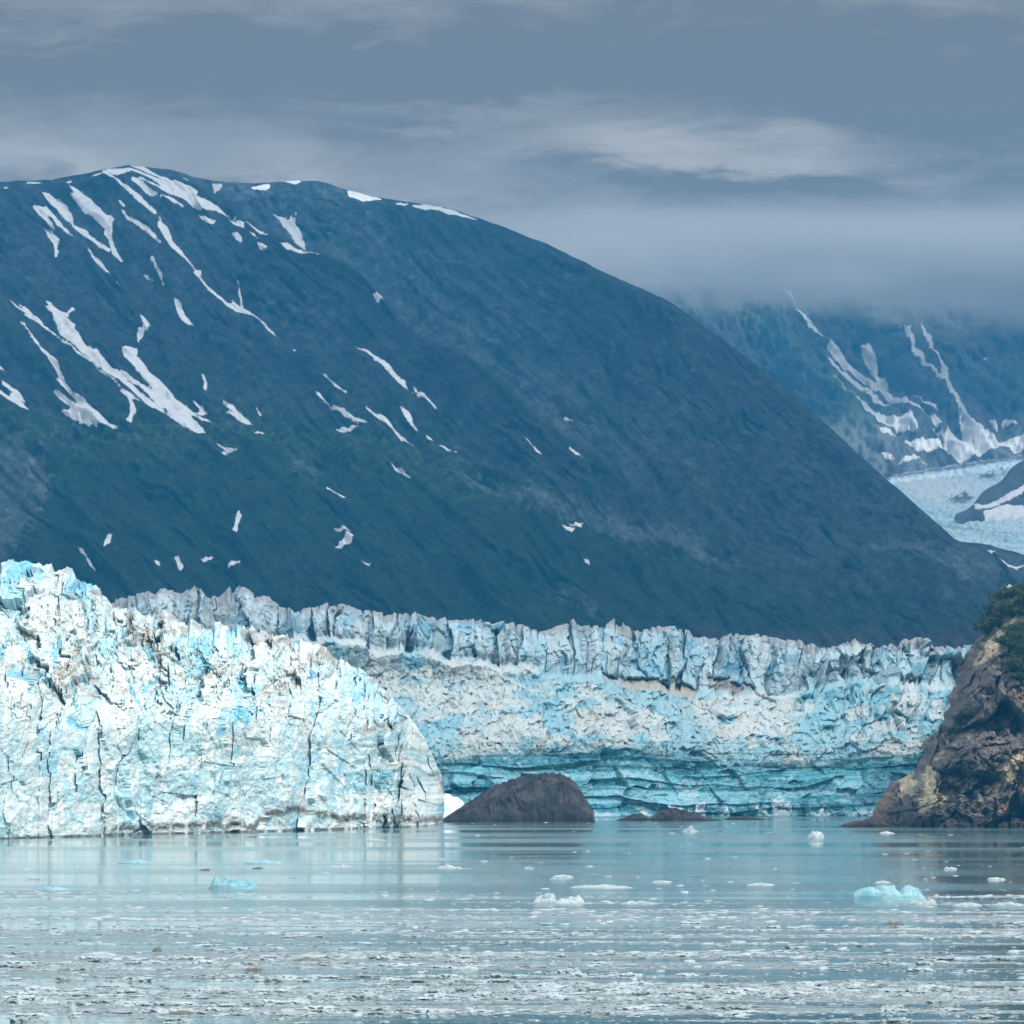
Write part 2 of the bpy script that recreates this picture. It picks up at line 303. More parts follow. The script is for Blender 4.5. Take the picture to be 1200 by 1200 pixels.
# ------------------------------------------------------------------ mountains
def cols_px(x0, x1, step, pad0, pad1, padstep):
    return np.concatenate([np.arange(pad0, x0, padstep), np.arange(x0, x1, step), np.arange(x1, pad1 + 1, padstep)])
SNOW_NEAR = [
 Z(0,180,6,[(650,190),(660,162),(745,148),(720,118),(800,108),(900,112),(975,125),(1085,190),(1180,205),(1200,235),(1080,160),(1000,120),(900,85),(1010,95),(1100,150),(1200,205),(1310,235),(1400,300),(1380,330),(1480,365),(1560,400),(1625,440),(1560,440),(1450,415),(1360,385),(1230,330),(1130,285),(1010,250),(930,220),(1000,235),(1080,255),(1140,270),(1080,210),(930,170),(900,165),(935,182),(850,205),(680,205)]),
 Z(0,180,6,[(930,222),(1000,240),(1025,270),(1090,330),(1120,362),(1085,365),(1045,330),(1000,285),(940,245)]),
 Z(0,180,6,[(1140,390),(1170,362),(1200,362),(1290,400),(1295,413),(1240,410),(1180,395)]),
 Z(0,180,6,[(745,205),(800,225),(900,280),(970,325),(1040,400),(1105,465),(1110,500),(1070,470),(1000,415),(920,330),(830,260)]),
 Z(0,180,6,[(475,235),(495,210),(510,225),(490,245)]), Z(0,180,6,[(190,200),(290,205),(300,213),(200,208)]),Z(0,180,6,[(30,258),(60,252),(65,262),(35,263)]),
 Z(0,180,6,[(305,305),(350,310),(400,345),(425,370),(410,330),(470,375),(505,430),(510,480),(530,530),(610,555),(640,610),(700,670),(790,715),(770,730),(720,705),(640,650),(580,600),(530,550),(500,505),(470,480),(400,400),(330,340)]),
 Z(0,180,6,[(485,262),(540,285),(650,360),(700,420),(740,465),(815,515),(795,540),(795,620),(805,680),(860,760),(800,735),(790,690),(770,620),(735,580),(745,555),(690,500),(600,430),(545,360),(505,320),(540,320)]),
 Z(0,180,6,[(245,418),(300,405),(330,385),(360,430),(410,500),(480,580),(535,632),(480,600),(420,550),(390,510),(340,480),(400,585),(350,535),(290,465)]),
 Z(0,180,6,[(322,552),(350,565),(385,595),(430,635),(405,680),(415,720),(400,770),(398,720),(385,670),(345,600)]),
 Z(0,180,6,[(630,722),(680,765),(740,815),(785,868),(730,825),(660,770)]), Z(0,180,6,[(810,880),(840,912),(825,905)]),
 Z(0,180,6,[(860,435),(885,450),(910,490),(1000,555),(1060,590),(1100,640),(1140,690),(1080,645),(1020,595),(930,520),(890,480)]),
 Z(0,180,6,[(842,375),(860,380),(890,420),(875,420)]),
 Z(0,180,6,[(1005,852),(1040,872),(1082,915),(1040,885)]), Z(0,180,6,[(1068,787),(1090,790),(1115,850),(1145,905),(1162,970),(1135,915),(1110,875),(1090,820)]),
 Z(180,180,6,[(55,522),(75,560),(110,575),(130,640),(200,720),(250,780),(305,840),(340,835),(330,895),(420,980),(520,1060),(600,1110),(620,1080),(650,1120),(740,1200),(880,1310),(840,1290),(720,1195),(600,1125),(500,1065),(400,985),(330,915),(290,875),(300,850),(220,770),(150,710),(90,640),(45,580)]),
 Z(180,180,6,[(600,935),(625,1060),(620,1090),(607,1010)]),
 Z(180,180,6,[(550,1030),(610,1100),(600,1105),(560,1060)]),
 Z(180,180,6,[(325,452),(370,460),(440,492),(400,508),(350,492)]), Z(180,180,6,[(535,482),(590,480),(640,508),(640,550),(580,520)]),
 Z(180,180,6,[(650,502),(700,530),(760,565),(805,580),(750,578),(700,540)]), Z(180,180,6,[(556,573),(590,580),(618,605),(618,630),(585,610)]),
 Z(180,180,6,[(680,570),(710,585),(738,622),(710,605)]), Z(180,180,6,[(735,660),(770,675),(800,710),(800,742),(760,715)]),
 Z(180,180,6,[(895,652),(940,655),(1000,685),(1060,705),(1170,750),(1080,725),(1010,712),(930,692)]),
 Z(180,180,6,[(415,218),(480,218),(470,255),(430,280)]), Z(180,180,6,[(690,240),(770,225),(800,215),(818,225),(800,290),(750,270),(710,255)]),
 Z(180,180,6,[(895,188),(950,185),(1030,195),(1000,215),(930,198)]),
 Z(180,180,6,[(820,432),(870,465),(930,480),(950,500),(975,480),(990,520),(1005,460),(1000,550),(1030,570),(1060,630),(1065,670),(1000,640),(960,590),(910,530),(890,490)]),
 Z(180,180,6,[(208,175),(250,205),(240,208)]), Z(180,180,6,[(552,450),(580,458),(570,468)]),
 Z(0,170,2,[(815,108),(835,110),(895,128),(850,134),(820,125)]), Z(0,170,2,[(928,138),(955,138),(950,147),(930,145)]),
 Z(0,170,2,[(967,143),(1000,140),(1050,150),(1125,178),(1060,170),(990,168),(970,155)]),
 Z(0,170,2,[(875,364),(893,364),(899,372),(885,378)]),
 Z(0,350,6,[(90,65),(150,110),(190,140),(145,65),(200,120),(270,195),(330,260),(400,320),(480,375),(560,440),(640,480),(720,540),(780,590),(840,655),(900,725),(1000,800),(940,780),(860,690),(800,610),(740,560),(660,500),(540,430),(440,350),(300,250),(190,180),(210,170),(130,115)]),
 Z(0,350,6,[(340,80),(375,85),(385,115),(440,150),(490,150),(525,100),(535,115),(475,195),(540,235),(550,295),(600,380),(680,415),(760,485),(820,535),(900,570),(930,610),(1000,675),(1100,730),(1200,830),(1180,860),(1090,790),(1000,700),(900,630),(1000,740),(1130,830),(1240,850),(1390,905),(1450,975),(1340,935),(1200,870),(1050,820),(960,740),(840,620),(720,520),(580,430),(450,330),(405,240),(390,180),(340,130),(365,120)]),
 Z(0,350,6,[(870,405),(890,385),(980,410),(975,470),(1020,520),(1100,620),(1200,715),(1250,790),(1340,850),(1380,900),(1450,975),(1300,910),(1200,850),(1160,800),(1100,735),(1040,650),(950,540),(890,470)]),
 Z(140,350,6,[(250,640),(330,690),(400,760),(480,790),(560,870),(650,920),(600,900),(520,860),(500,900),(600,970),(570,975),(400,890),(330,830),(260,740)]),
 Z(0,350,6,[(985,95),(1030,140),(1060,190),(1040,250),(1000,320),(985,370),(970,270),(980,210),(1010,190),(995,130)]),
 Z(140,350,6,[(530,752),(570,755),(600,800),(620,830),(590,865),(550,845),(570,810)]),
 Z(0,350,6,[(170,250),(190,260),(230,320),(290,395),(370,465),(410,490),(435,545),(465,630),(540,700),(600,750),(660,820),(700,855),(760,900),(835,945),(750,945),(640,930),(560,915),(570,890),(510,860),(440,820),(500,810),(500,785),(430,735),(390,685),(400,680),(450,715),(515,770),(560,755),(530,715),(460,650),(420,630),(420,605),(450,625),(400,545),(360,480),(280,400),(210,310)]),
 Z(0,350,6,[(0,680),(80,740),(90,710),(130,720),(90,690),(40,660),(30,625),(60,650),(130,690),(155,720),(185,760),(140,755),(210,815),(100,785),(0,745)]), Z(0,350,6,[(0,515),(50,560),(0,535)]),
 Z(0,350,6,[(865,712),(900,740),(930,775),(960,810),(965,850),(940,890),(935,925),(905,915),(935,860),(940,820),(920,780),(880,745)]),
 Z(140,350,6,[(395,45),(440,90),(465,150),(525,230),(470,205),(430,160),(410,120)]),
 Z(140,350,6,[(588,565),(600,580),(615,625),(628,640),(618,680),(600,670),(605,630)]),
 Z(140,350,6,[(740,770),(800,790),(850,830),(935,888),(860,892),(800,860),(760,850),(815,845),(800,820),(745,790)]),
 Z(140,350,6,[(965,795),(1000,825),(985,828)]), Z(140,350,6,[(950,965),(980,945),(1015,952),(990,965)]),
 Z(140,350,6,[(690,1035),(770,1070),(830,1095),(780,1090),(710,1055)]), Z(140,350,6,[(718,1105),(740,1092),(765,1112),(740,1118)]),
 Z(340,380,4.615,[(350,110),(400,150),(450,200),(520,250),(570,305),(625,355),(640,400),(665,420),(600,370),(540,310),(480,255),(440,210),(380,145)]),
 Z(340,380,4.615,[(672,398),(690,420),(730,440),(790,490),(740,465),(690,435)]),
 Z(340,380,4.615,[(600,498),(650,520),(665,570),(700,612),(650,575),(620,540)]),
 Z(340,380,4.615,[(415,498),(460,530),(530,570),(560,610),(665,668),(610,648),(540,605),(480,565)]),
 Z(340,380,4.615,[(140,382),(160,390),(220,455),(290,490),(340,530),(420,580),(370,568),(300,520),(250,480),(190,430)]),
 Z(340,380,4.615,[(182,308),(240,350),(305,400),(250,370)]),
 Z(340,380,4.615,[(248,575),(280,566),(370,582),(290,597)]),
 Z(340,380,4.615,[(735,630),(775,655),(750,648)]), Z(340,380,4.615,[(805,675),(840,682),(900,718),(850,700)]),
 Z(340,380,4.615,[(545,772),(600,800),(648,858),(600,825)]), Z(340,380,4.615,[(205,930),(300,970),(295,978),(208,938)]),
 Z(340,380,4.615,[(8,145),(40,175),(20,160)]),
 Z(0,170,2,[(788,958),(815,935),(832,938),(828,955),(800,965)]), Z(0,170,2,[(785,912),(800,918),(822,928),(800,925)]), Z(0,170,2,[(850,1018),(872,1020),(868,1028)]),
 Z(0,600,3,[(290,175),(310,195),(345,240),(330,230),(300,190)]), Z(0,600,3,[(385,188),(395,152),(412,150),(400,175)]),
 Z(0,600,3,[(550,190),(562,195),(570,220),(555,208)]), Z(0,600,3,[(622,195),(635,198),(653,225),(640,233)]),
 Z(0,600,3,[(705,180),(735,163),(748,165),(720,180)]), Z(0,600,3,[(830,110),(840,60),(848,45),(858,65),(840,115)]), Z(0,600,3,[(805,213),(820,195),(845,188),(820,210)]),
 Z(600,270,2,[(20,502),(45,518),(68,538),(45,528)]), Z(600,270,2,[(132,532),(165,555),(150,550)]), Z(600,270,2,[(120,448),(142,446),(132,456)]),
 Z(600,270,2,[(118,708),(145,712),(140,720)]), Z(600,270,2,[(135,702),(165,702),(160,710)]), Z(600,270,2,[(168,776),(180,778),(180,788)]),
 Z(600,270,2,[(1105,768),(1125,775),(1115,781)]), Z(600,270,2,[(1140,795),(1165,802),(1198,800),(1180,806),(1150,803)]),Z(600,270,2,[(1155,852),(1160,846),(1170,853),(1180,850),(1175,860)]),
]
TOP_B = [(-420, 250), (-200, 232), (-60, 216), (0, 213), (60, 210), (100, 203), (150, 193), (200, 198), (230, 208), (262, 214), (300, 215), (345, 211), (380, 213), (400, 220), (430, 229), (490, 238), (530, 245), (560, 255), (600, 270), (640, 285), (700, 315), (740, 333), (780, 350), (850, 400), (930, 461), (1000, 527), (1060, 580), (1090, 606), (1120, 633), (1160, 639), (1200, 649), (1300, 668), (1500, 700)]
RIDGE_A = [(-420, 100), (100, 150), (170, 190), (215, 212), (260, 238), (300, 270), (345, 292), (375, 303), (410, 322), (440, 350), (475, 385), (500, 408), (560, 440), (600, 472), (660, 520), (740, 575), (870, 640), (1000, 700), (1200, 770)]

def mountain_sheet(name, pxs, top, base_py, Yb, Yc, rowstep, bench=None, disp=None, jag=3.0, colour=None, snow=None, back=1500, foot=None, mat=None, power=0.85):
    tp = smoothlin(pxs, top, 5) + fbm(pxs / 23., pxs * 0 + 3.1, o=4, seed=5) * jag
    nr = int((base_py - tp.min()) / rowstep)
    q = np.linspace(0, 1, nr)[:, None]                                  # 0 at the crest
    py = tp[None] + (base_py - tp[None]) * q; px = np.repeat(pxs[None], nr, 0)
    Ycr = lin(pxs, Yc) if isinstance(Yc, list) else np.full(pxs.shape, float(Yc))
    Y = Yb + (Ycr[None] - Yb) * (1 - q) ** power
    if bench is not None: Y = Y + bench(px, py)
    c = colour(px, py); sn = sdf(px, py, snow) if snow else np.full(px.shape, -10.)
    d = disp(px, py) * sst(py - tp[None], 0, 25) if disp is not None else 0
    X = wx(px, Y); Zc = wz(py, Y) ; Y2 = Y - d; Zc = Zc + d * 0.25
    # the far side of the crest, then the foot under what stands in front
    bk = np.array([0.04, 0.12, 0.3, 0.6, 1.0])[::-1][:, None]
    Xb = np.repeat(X[:1], 5, 0); Ybk = Y2[:1] + back * bk; Zb = Zc[:1] * (1 - bk ** 1.3) - 5 * bk
    ft = np.array([0.3, 0.65, 1.0])[:, None]
    fY = Y2[-1:] - (Zc[-1:] + 6) * 2.2 * ft if foot is None else Y2[-1:] - foot * ft
    fZ = Zc[-1:] * (1 - ft) - 6 * ft
    X = np.concatenate([Xb, X, np.repeat(X[-1:], 3, 0)]); YY = np.concatenate([Ybk, Y2, fY]); ZZ = np.concatenate([Zb, Zc, fZ])
    c = np.concatenate([np.repeat(c[:1], 5, 0), c, np.repeat(c[-1:], 3, 0)]); sn = np.concatenate([np.full((5, len(pxs)), -10.), sn, np.full((3, len(pxs)), -10.)])
    v = np.stack([X, YY, ZZ], -1).reshape(-1, 3)
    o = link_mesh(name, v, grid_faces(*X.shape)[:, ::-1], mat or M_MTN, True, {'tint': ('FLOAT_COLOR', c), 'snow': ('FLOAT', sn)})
    tag(o, kind='structure'); return o

def gully(px, py, k=0.95):
    a = (k * px - py) / 1.38; b = (px + k * py) / 1.38
    a = a + fbm(px / 260, py / 260, o=2, seed=31) * 26 + fbm(px / 24, py / 24, o=4, seed=32) * 3.5
    return a, b
def disp_near(px, py):
    a, b = gully(px, py)
    g = ridged(a / 46, b / 320, o=5, seed=3, gain=0.55) * 40 + ridged(a / 13, b / 80, o=4, seed=9) * 9 * (0.4 + sst(fbm(px / 80, py / 60, o=2, seed=16), -.3, .4))
    g += fbm(px / 110, py / 90, o=3, seed=12, gain=0.5) * 50 + fbm(a / 8, b / 18, o=5, seed=14, gain=.65) * 4.5
    g -= np.exp(-(fbm(a / 38, b / 260, o=4, seed=15) / 0.04) ** 2) * 15 * sst(fbm(px / 70, py / 70, o=2, seed=17), -.25, .3)
    return g
def bench_near(px, py):
    ra = smoothlin(px, RIDGE_A, 8) + fbm(px / 30, px * 0, o=3, seed=41) * 3
    fade = 1 - sst(px, 480, 820)
    return sst(ra - py, -2, 14) * fade * 620 * sst(px, 150, 300) - np.exp(-np.abs(py - ra) / 60) * 0
def col_near(px, py):
    a, b = gully(px, py)
    n = fbm(px / 45, py / 30, o=5, seed=21, gain=0.6); st = fbm(a / 9, b / 90, o=4, seed=22); m = fbm(px / 11, py / 7, o=4, seed=23, gain=0.65)
    c = np.zeros(px.shape + (3,)) + np.array([0.085, 0.083, 0.082])
    c = c * (1 + 0.5 * st[..., None] + 0.35 * m[..., None])
    # reddish and pale scree
    c = mixc(c, sst(fbm(px / 60, py / 60, o=3, seed=26), 0.25, 0.6) * 0.5, (0.13, 0.10, 0.085))
    c = mixc(c, np.exp(-((px - 335) / 45) ** 2 - ((py - 365) / 25) ** 2) * sst(m, -0.2, 0.4), (0.17, 0.18, 0.17))
    line = lin(px, [(-400, 470), (0, 500), (200, 505), (400, 480), (560, 540), (800, 640), (1000, 720), (1200, 735)])
    veg = sst(py - line + n * 75 + st * 18, -30, 40)
    c = mixc(c, veg * .92, (0.028, 0.062, 0.026))
    c = mixc(c, sst(n + st * 0.6, 0.12, 0.5) * sst(py, 330, 420) * (1 - sst(px, 600, 1000)) * 0.75, (0.03, 0.055, 0.034))
    ol = np.exp(-((py - line - 12 - (px > 330) * 22) / 30) ** 2) * (1 - sst(px, 520, 640)) * sst(fbm(px / 8, py / 3.5, o=4, seed=24, gain=0.7), -0.1, 0.55)
    ol = ol + 0.5 * sst(fbm(px / 8, py / 3.5, o=4, seed=29, gain=0.7), 0.25, 0.7) * veg * (1 - sst(py, 560, 680))
    c = mixc(c, ol * 0.8, (0.22, 0.26, 0.05))
    c = mixc(c, sst(m, 0.05, 0.6) * veg * 0.45, (0.05, 0.10, 0.035))
    # the bare band of scree that crosses the lower slope, and the bare bluff at the left
    sp = [Z(0,0,1,[(520,552),(600,575),(700,600),(790,625),(870,665),(835,668),(760,650),(680,622),(600,598),(530,568)]), Z(0,0,1,[(540,540),(580,552),(560,560)]),
          Z(0,0,1,[(-60,515),(30,512),(62,560),(50,600),(30,640),(15,680),(-60,690)]), Z(0,0,1,[(345,535),(375,548),(372,575),(350,560)]), Z(0,0,1,[(655,705),(700,728),(690,735),(660,715)]), Z(0,0,1,[(1060,640),(1200,650),(1200,700),(1130,690),(1010,640)])]
    s = sdf(px, py, sp, 14)
    c = mixc(c, sst(s + fbm(a / 4, b / 22, o=3, seed=28) * 14 + m * 5, -2, 7) * 0.8, (0.26, 0.24, 0.225))
    c = mixc(c, sst(sdf(px, py, [Z(0,0,1,[(35,540),(55,535),(62,575),(48,610),(40,580)])], 8) + m * 7, -1, 4) * 0.7, (0.42, 0.34, 0.26))
    # ruddy moraine where the slope meets the ice
    c = mixc(c, sst(py, 738, 752) * sst(px, 780, 830), (0.12, 0.075, 0.06))
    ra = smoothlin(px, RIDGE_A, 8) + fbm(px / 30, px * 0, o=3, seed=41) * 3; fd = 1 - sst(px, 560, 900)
    beh = sst(ra - py, 0, 10) * fd; c = c * (1 + 1.1 * beh * sst(ra - py, 170, 0) - 0.62 * np.exp(-np.clip(py - ra, 0, 999) / 28) * (py > ra) * fd * sst(px, 230, 330))[..., None]  # spur shading put into the tint: lighter behind its crest, darker just below
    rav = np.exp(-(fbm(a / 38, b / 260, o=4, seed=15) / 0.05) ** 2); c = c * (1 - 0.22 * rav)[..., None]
    strat = ridged(px / 150, (py + 0.12 * px) / 7, o=4, seed=25) * (1 - sst(px, 230, 330)) * (1 - sst(py, 330, 400))
    fine = ridged(a / 5, b / 70, o=4, seed=20, gain=.65)
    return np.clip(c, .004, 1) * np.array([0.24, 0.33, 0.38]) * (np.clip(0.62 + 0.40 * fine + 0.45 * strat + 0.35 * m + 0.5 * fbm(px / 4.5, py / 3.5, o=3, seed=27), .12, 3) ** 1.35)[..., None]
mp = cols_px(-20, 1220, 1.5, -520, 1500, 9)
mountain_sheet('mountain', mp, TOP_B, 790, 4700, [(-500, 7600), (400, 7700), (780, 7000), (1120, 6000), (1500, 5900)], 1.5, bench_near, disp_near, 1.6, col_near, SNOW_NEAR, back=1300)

SNOW_FAR = [Z(880, 320, 3.75, p) for p in (
 [(98,88),(150,130),(185,170),(240,200),(265,250),(300,295),(355,355),(430,395),(520,470),(600,545),(700,620),(830,690),(810,705),(700,650),(580,560),(440,480),(330,395),(325,370),(350,365),(290,315),(230,240),(190,185)],
 [(150,75),(180,120),(178,140),(165,125)],
 [(320,420),(400,480),(480,530),(535,550),(480,555),(600,632),(520,605),(420,530),(340,460)],
 [(430,590),(540,650),(640,690),(680,670),(720,745),(620,725),(540,690),(440,615)],
 [(480,335),(515,330),(545,400),(560,440),(600,470),(612,508),(570,495),(540,440),(500,385)],
 [(640,280),(680,310),(700,390),(740,440),(800,510),(860,560),(920,620),(1000,700),(1070,760),(1200,750),(1300,745),(1300,800),(1050,800),(880,820),(870,790),(730,800),(670,765),(740,765),(830,765),(850,735),(800,730),(790,715),(850,725),(860,690),(940,730),(880,600),(820,540),(740,465),(700,430),(665,350)],
 [(745,222),(790,290),(795,350),(830,450),(855,460),(850,520),(890,580),(860,560),(820,520),(820,470),(780,370),(770,300)],
 [(685,545),(720,560),(760,600),(815,645),(760,620),(700,570)], [(1095,685),(1110,668),(1155,708),(1100,695)], [(1040,680),(1060,690),(1075,715),(1045,695)],
 [(640,860),(700,840),(775,840),(700,862)], [(535,750),(600,760),(628,775),(570,768)], [(1010,405),(1030,405),(1030,418),(1015,415)], [(350,530),(420,575),(480,620),(430,590)],
 [(560,838),(600,842),(625,852),(585,850)])]
def disp_far(px, py):
    a, b = gully(px, py, 1.0)
    return ridged(a / 40, b / 260, o=5, seed=53, gain=0.6) * 75 + fbm(px / 60, py / 60, o=5, seed=54, gain=0.6) * 70
def col_far(px, py):
    a, b = gully(px, py, 1.0)
    st = fbm(a / 12, b / 80, o=4, seed=62); n = fbm(px / 40, py / 40, o=5, seed=61, gain=0.6)
    c = np.zeros(px.shape + (3,)) + np.array([0.10, 0.10, 0.10]); c = c * (1 + 0.7 * st[..., None] + 0.4 * n[..., None])
    c = mixc(c, sst(n + 0.4 * st, -0.05, 0.35) * 0.45, (0.035, 0.07, 0.045))
    c = mixc(c, np.exp(-((py - 395 - (px - 900) * 1.05) / 14) ** 2) * (1 - sst(py, 470, 520)) * 0.5, (0.09, 0.15, 0.06))
    c = mixc(c, sst(py, 500, 540) * sst(st + n, -0.2, 0.5) * 0.7, (0.17, 0.185, 0.19))
    return c
TOP_C = [(500, 345), (700, 338), (860, 330), (1000, 333), (1100, 340), (1200, 352), (1500, 330), (1700, 340)]
mountain_sheet('mountain', cols_px(760, 1220, 1.5, 420, 1700, 9), TOP_C, 566, 9000, 10600, 1.5, None, disp_far, 4, col_far, SNOW_FAR, back=900, foot=300)

def valley():
    pxs = cols_px(1020, 1220, 1.5, 900, 1700, 9); rows = np.arange(520, 668, 1.0)
    px, py = np.meshgrid(pxs, rows)
    topl = lin(px, [(900, 590), (1045, 556), (1200, 533), (1400, 500), (1700, 470)])
    pyy = topl + (py - 520) / 148 * (672 - topl)
    Y = 9050 - (9050 - 6250) * ((pyy - topl) / (672 - topl)) ** 0.75
    n = fbm(px / 30, pyy / 3.0, o=5, seed=71, gain=0.65); m = fbm(px / 6, pyy / 2.5, o=4, seed=72, gain=0.7)
    flow = pyy - 0.10 * (px - 1050)
    st = fbm(px / 70, flow / 2.2, o=4, seed=74, gain=0.7)
    c = np.zeros(px.shape + (3,)) + np.array([0.40, 0.52, 0.55])
    c = mixc(c, sst(st + 0.6 * m, -0.1, 0.5) * sst(pyy, 570, 600), (0.22, 0.38, 0.43))
    sm = sdf(px, pyy, [Z(1030,500,7.06,p) for p in ([(100,420),(300,440),(420,400),(640,420),(740,430),(760,500),(900,450),(1050,380),(850,540),(800,580),(720,560),(600,580),(520,640),(250,560),(180,470)],[(500,640),(800,640),(1000,600),(1200,500),(1200,530),(950,660),(750,680),(560,675)],[(850,710),(1050,650),(1200,680),(1200,790),(960,775),(1000,730)])], 8)
    c = mixc(c, sst(sm + m * 7, -1, 3), (0.50, 0.54, 0.55))
    c = mixc(c, sst(sdf(px, pyy, [Z(1030,500,7.06,p) for p in ([(570,605),(650,565),(760,560),(800,600),(720,630),(600,625)],[(840,385),(1050,375),(930,440),(850,430)])], 8) + m * 5, -0.5, 1.5), (0.09, 0.10, 0.11))
    mor = np.exp(-((pyy - topl - 2.5) / 2.6) ** 2) + np.exp(-((flow - 612) / 1.1) ** 2) * 0.5
    c = mixc(c, mor, (0.10, 0.09, 0.085))
    X = wx(px, Y); Zc = wz(pyy, Y) + m * 4
    v = np.stack([X, Y, Zc], -1).reshape(-1, 3)
    o = link_mesh('valley_glacier', v, grid_faces(*X.shape)[:, ::-1], M_VAL, True, {'tint': ('FLOAT_COLOR', c)}); tag(o, kind='structure')
valley()
def col_hill(px, py):
    n = fbm(px / 12, py / 8, o=4, seed=81); return (np.zeros(px.shape + (3,)) + np.array([0.07, 0.072, 0.075])) * (1 + 0.5 * n[..., None])
mountain_sheet('hill', cols_px(1128, 1225, 1.2, 1120, 1700, 9), [(1120, 603), (1140, 593), (1150, 577), (1175, 563), (1183, 549), (1200, 538), (1260, 500), (1400, 470), (1700, 500)], 606, 7300, [(1120, 7350), (1200, 7700), (1700, 8200)], 1.2, None,
               lambda px, py: fbm(px / 14, py / 10, o=4, seed=83) * 12, 1.0, col_hill, [Z(1030,500,7.06,[(780,640),(900,640),(1020,580),(1200,490),(1400,420),(1400,470),(1200,535),(1000,640),(900,670),(800,675)]), Z(1030,500,7.06,[(860,700),(1060,640),(1200,665),(1400,670),(1400,800),(900,800)])], back=600, foot=150)

# ------------------------------------------------------------------ the two ice cliffs
NEAR_TOP = [(-420, 640), (-200, 655), (0, 664), (30, 658), (50, 661), (70, 669), (95, 676), (115, 692), (135, 708), (160, 722), (200, 728), (240, 733), (290, 738), (330, 743), (370, 756), (400, 770), (425, 785), (450, 806), (470, 828), (485, 848), (497, 862), (508, 885), (515, 905), (520, 932), (521, 955)]
NEAR_FOOT = [(-420, 1000), (0, 983.5), (130, 979), (260, 976), (400, 972), (510, 968.5), (521, 966)]
def near_glacier():
    pxs = np.concatenate([np.arange(-420, -10, 4), np.arange(-10, 440, 0.8), np.arange(440, 521.01, 0.45)])
    jag = facet(pxs / 16., pxs * 0 + 0.5, 91, 1.2, 0.8)[0] * 4.5 + facet(pxs / 6., pxs * 0 + 4.5, 92, 1, 0.8)[0] * 1.8
    jag = jag * (1 - sst(pxs, 380, 500) * 0.5); tp = smoothlin(pxs, NEAR_TOP, 3) + jag * .15; ft = lin(pxs, NEAR_FOOT)
    tp = np.minimum(tp, ft - 3)
    nr = 430; q = np.linspace(0, 1, nr)[:, None]
    px = np.repeat(pxs[None], nr, 0); py = tp[None] + (ft - tp)[None] * q
    Y0 = ydist(ft)[None]
    s = py - tp[None]; h = ft[None] - py
    ht = (ft - tp)[None]
    Y = Y0 + 95 * (sst(h / 320, 0.35, 1.0)) + 60 * np.exp(-s / 14) * 0.6
    Y = Y + 150 * np.clip((px - 430) / 92, 0, 1) ** 3 * sst(h, -40, 60)
    # relief, in metres
    mx = px * 0.29; mz = py * 0.29
    wxp = fbm(mx / 14, mz / 14, o=5, seed=101, gain=0.62) * 6; wyp = fbm(mx / 11, mz / 11, o=5, seed=150, gain=0.62) * 6
    brk = sst(fbm(mx / 13, mz / 11, o=3, seed=151), -0.25, 0.3)
    up = sst(q * 0 + (py - lin(px, [(-400, 800), (0, 850), (250, 850), (420, 830), (520, 850)])), 30, -60)   # 1 in the broken upper part
    f1, e1, h1 = facet((mx + wxp) / 15, (mz + wyp) / 30, 102, 1.0, 1.0)
    f2, e2, h2 = facet((mx + wxp * .7) / 5.5 + 0.2 * mz / 6, (mz + wyp * .7) / 9.0, 103, 1.0, 1.0)
    f3, e3, h3 = facet(mx / 2.4 + wxp * .25, (mz + wyp * .6) / 3.4, 104, 1.1, 0.9)
    f4, e4, h4 = facet(mx / 1.1, mz / 1.2, 105, 1.3, 0.9)
    fv, ev, hv = facet((mx + fbm(mx / 9, mz / 30, o=3, seed=160) * 4 + fbm(mx / 3, mz / 3, o=3, seed=161) * .5) / 8.5 + mz * .012, mz / 46, 162, 1.5, 1.0)
    d = fv * 1.6 * (1 - up * .6) - (1 - sst(ev, 0, .05)) * 1.2 * (1 - up) * sst(r01(hv, 2), .75, .85) * sst(fbm(mx / 10, mz / 9, o=3, seed=165), -.05, .2) + f1 * (0.05 + 3.4 * up) + f2 * (0.05 + 2.3 * up * (.35 + .65 * brk)) + f3 * (0.15 + .8 * up * brk) + f4 * (0.08 + .25 * up)
    d += sst(px, 400, 470) * (ridged(px / 9 + fbm(px / 20, py / 20, o=2, seed=170), py / 70, o=3, seed=171) * 3.0 + facet(px / 10 + fbm(px / 14, py / 14, o=3, seed=172) * .5, py / 24, 173, 1.5, 1.0)[0] * 2.6)
    but = ridged(mx / 17 + wxp * 0.03, mz / 90, o=3, seed=106)                                          # vertical buttresses
    d += but * 4.0
    rub = fbm(mx / 3.2, mz / 3.6, o=4, seed=107, gain=0.6); d += rub * (1.0 + 1.4 * up) + fbm(mx / 9, mz / 12, o=4, seed=152, gain=.6) * 3.0
    flute = fbm(mx / 1.5, mz / 16, o=3, seed=108); d += flute * 0.5 * (1 - up)
    crack = (1 - sst(e2, 0.01, 0.07)) * sst(r01(h2, 9), 0.80, 0.84) * up; d -= crack * 1.0
    _, _, hs, sx, sy = worley((mx + mz * .06 + fbm(mx / 6, mz / 6, o=2, seed=110) * .5) / 4.2, mz / 9, 109)
    slot = (1 - sst(np.abs(sx) * (1 + 0 * sx), 0.03, 0.10)) * (1 - sst(np.abs(sy), .02 + .2 * r01(hs, 5), .1 + .45 * r01(hs, 5))) * sst(r01(hs, 4), .86, .90) * sst(py, 700, 730) * (1 - sst(py, 925, 950))
    d -= slot * 2.0
    edge = sst(s, 0, 10)
    Y2 = Y - d * (0.35 + 0.65 * edge)
    zz = wz(py - (jag * .85)[None] * -np.exp(-s / 16), Y) + d * 0.28 * up * edge
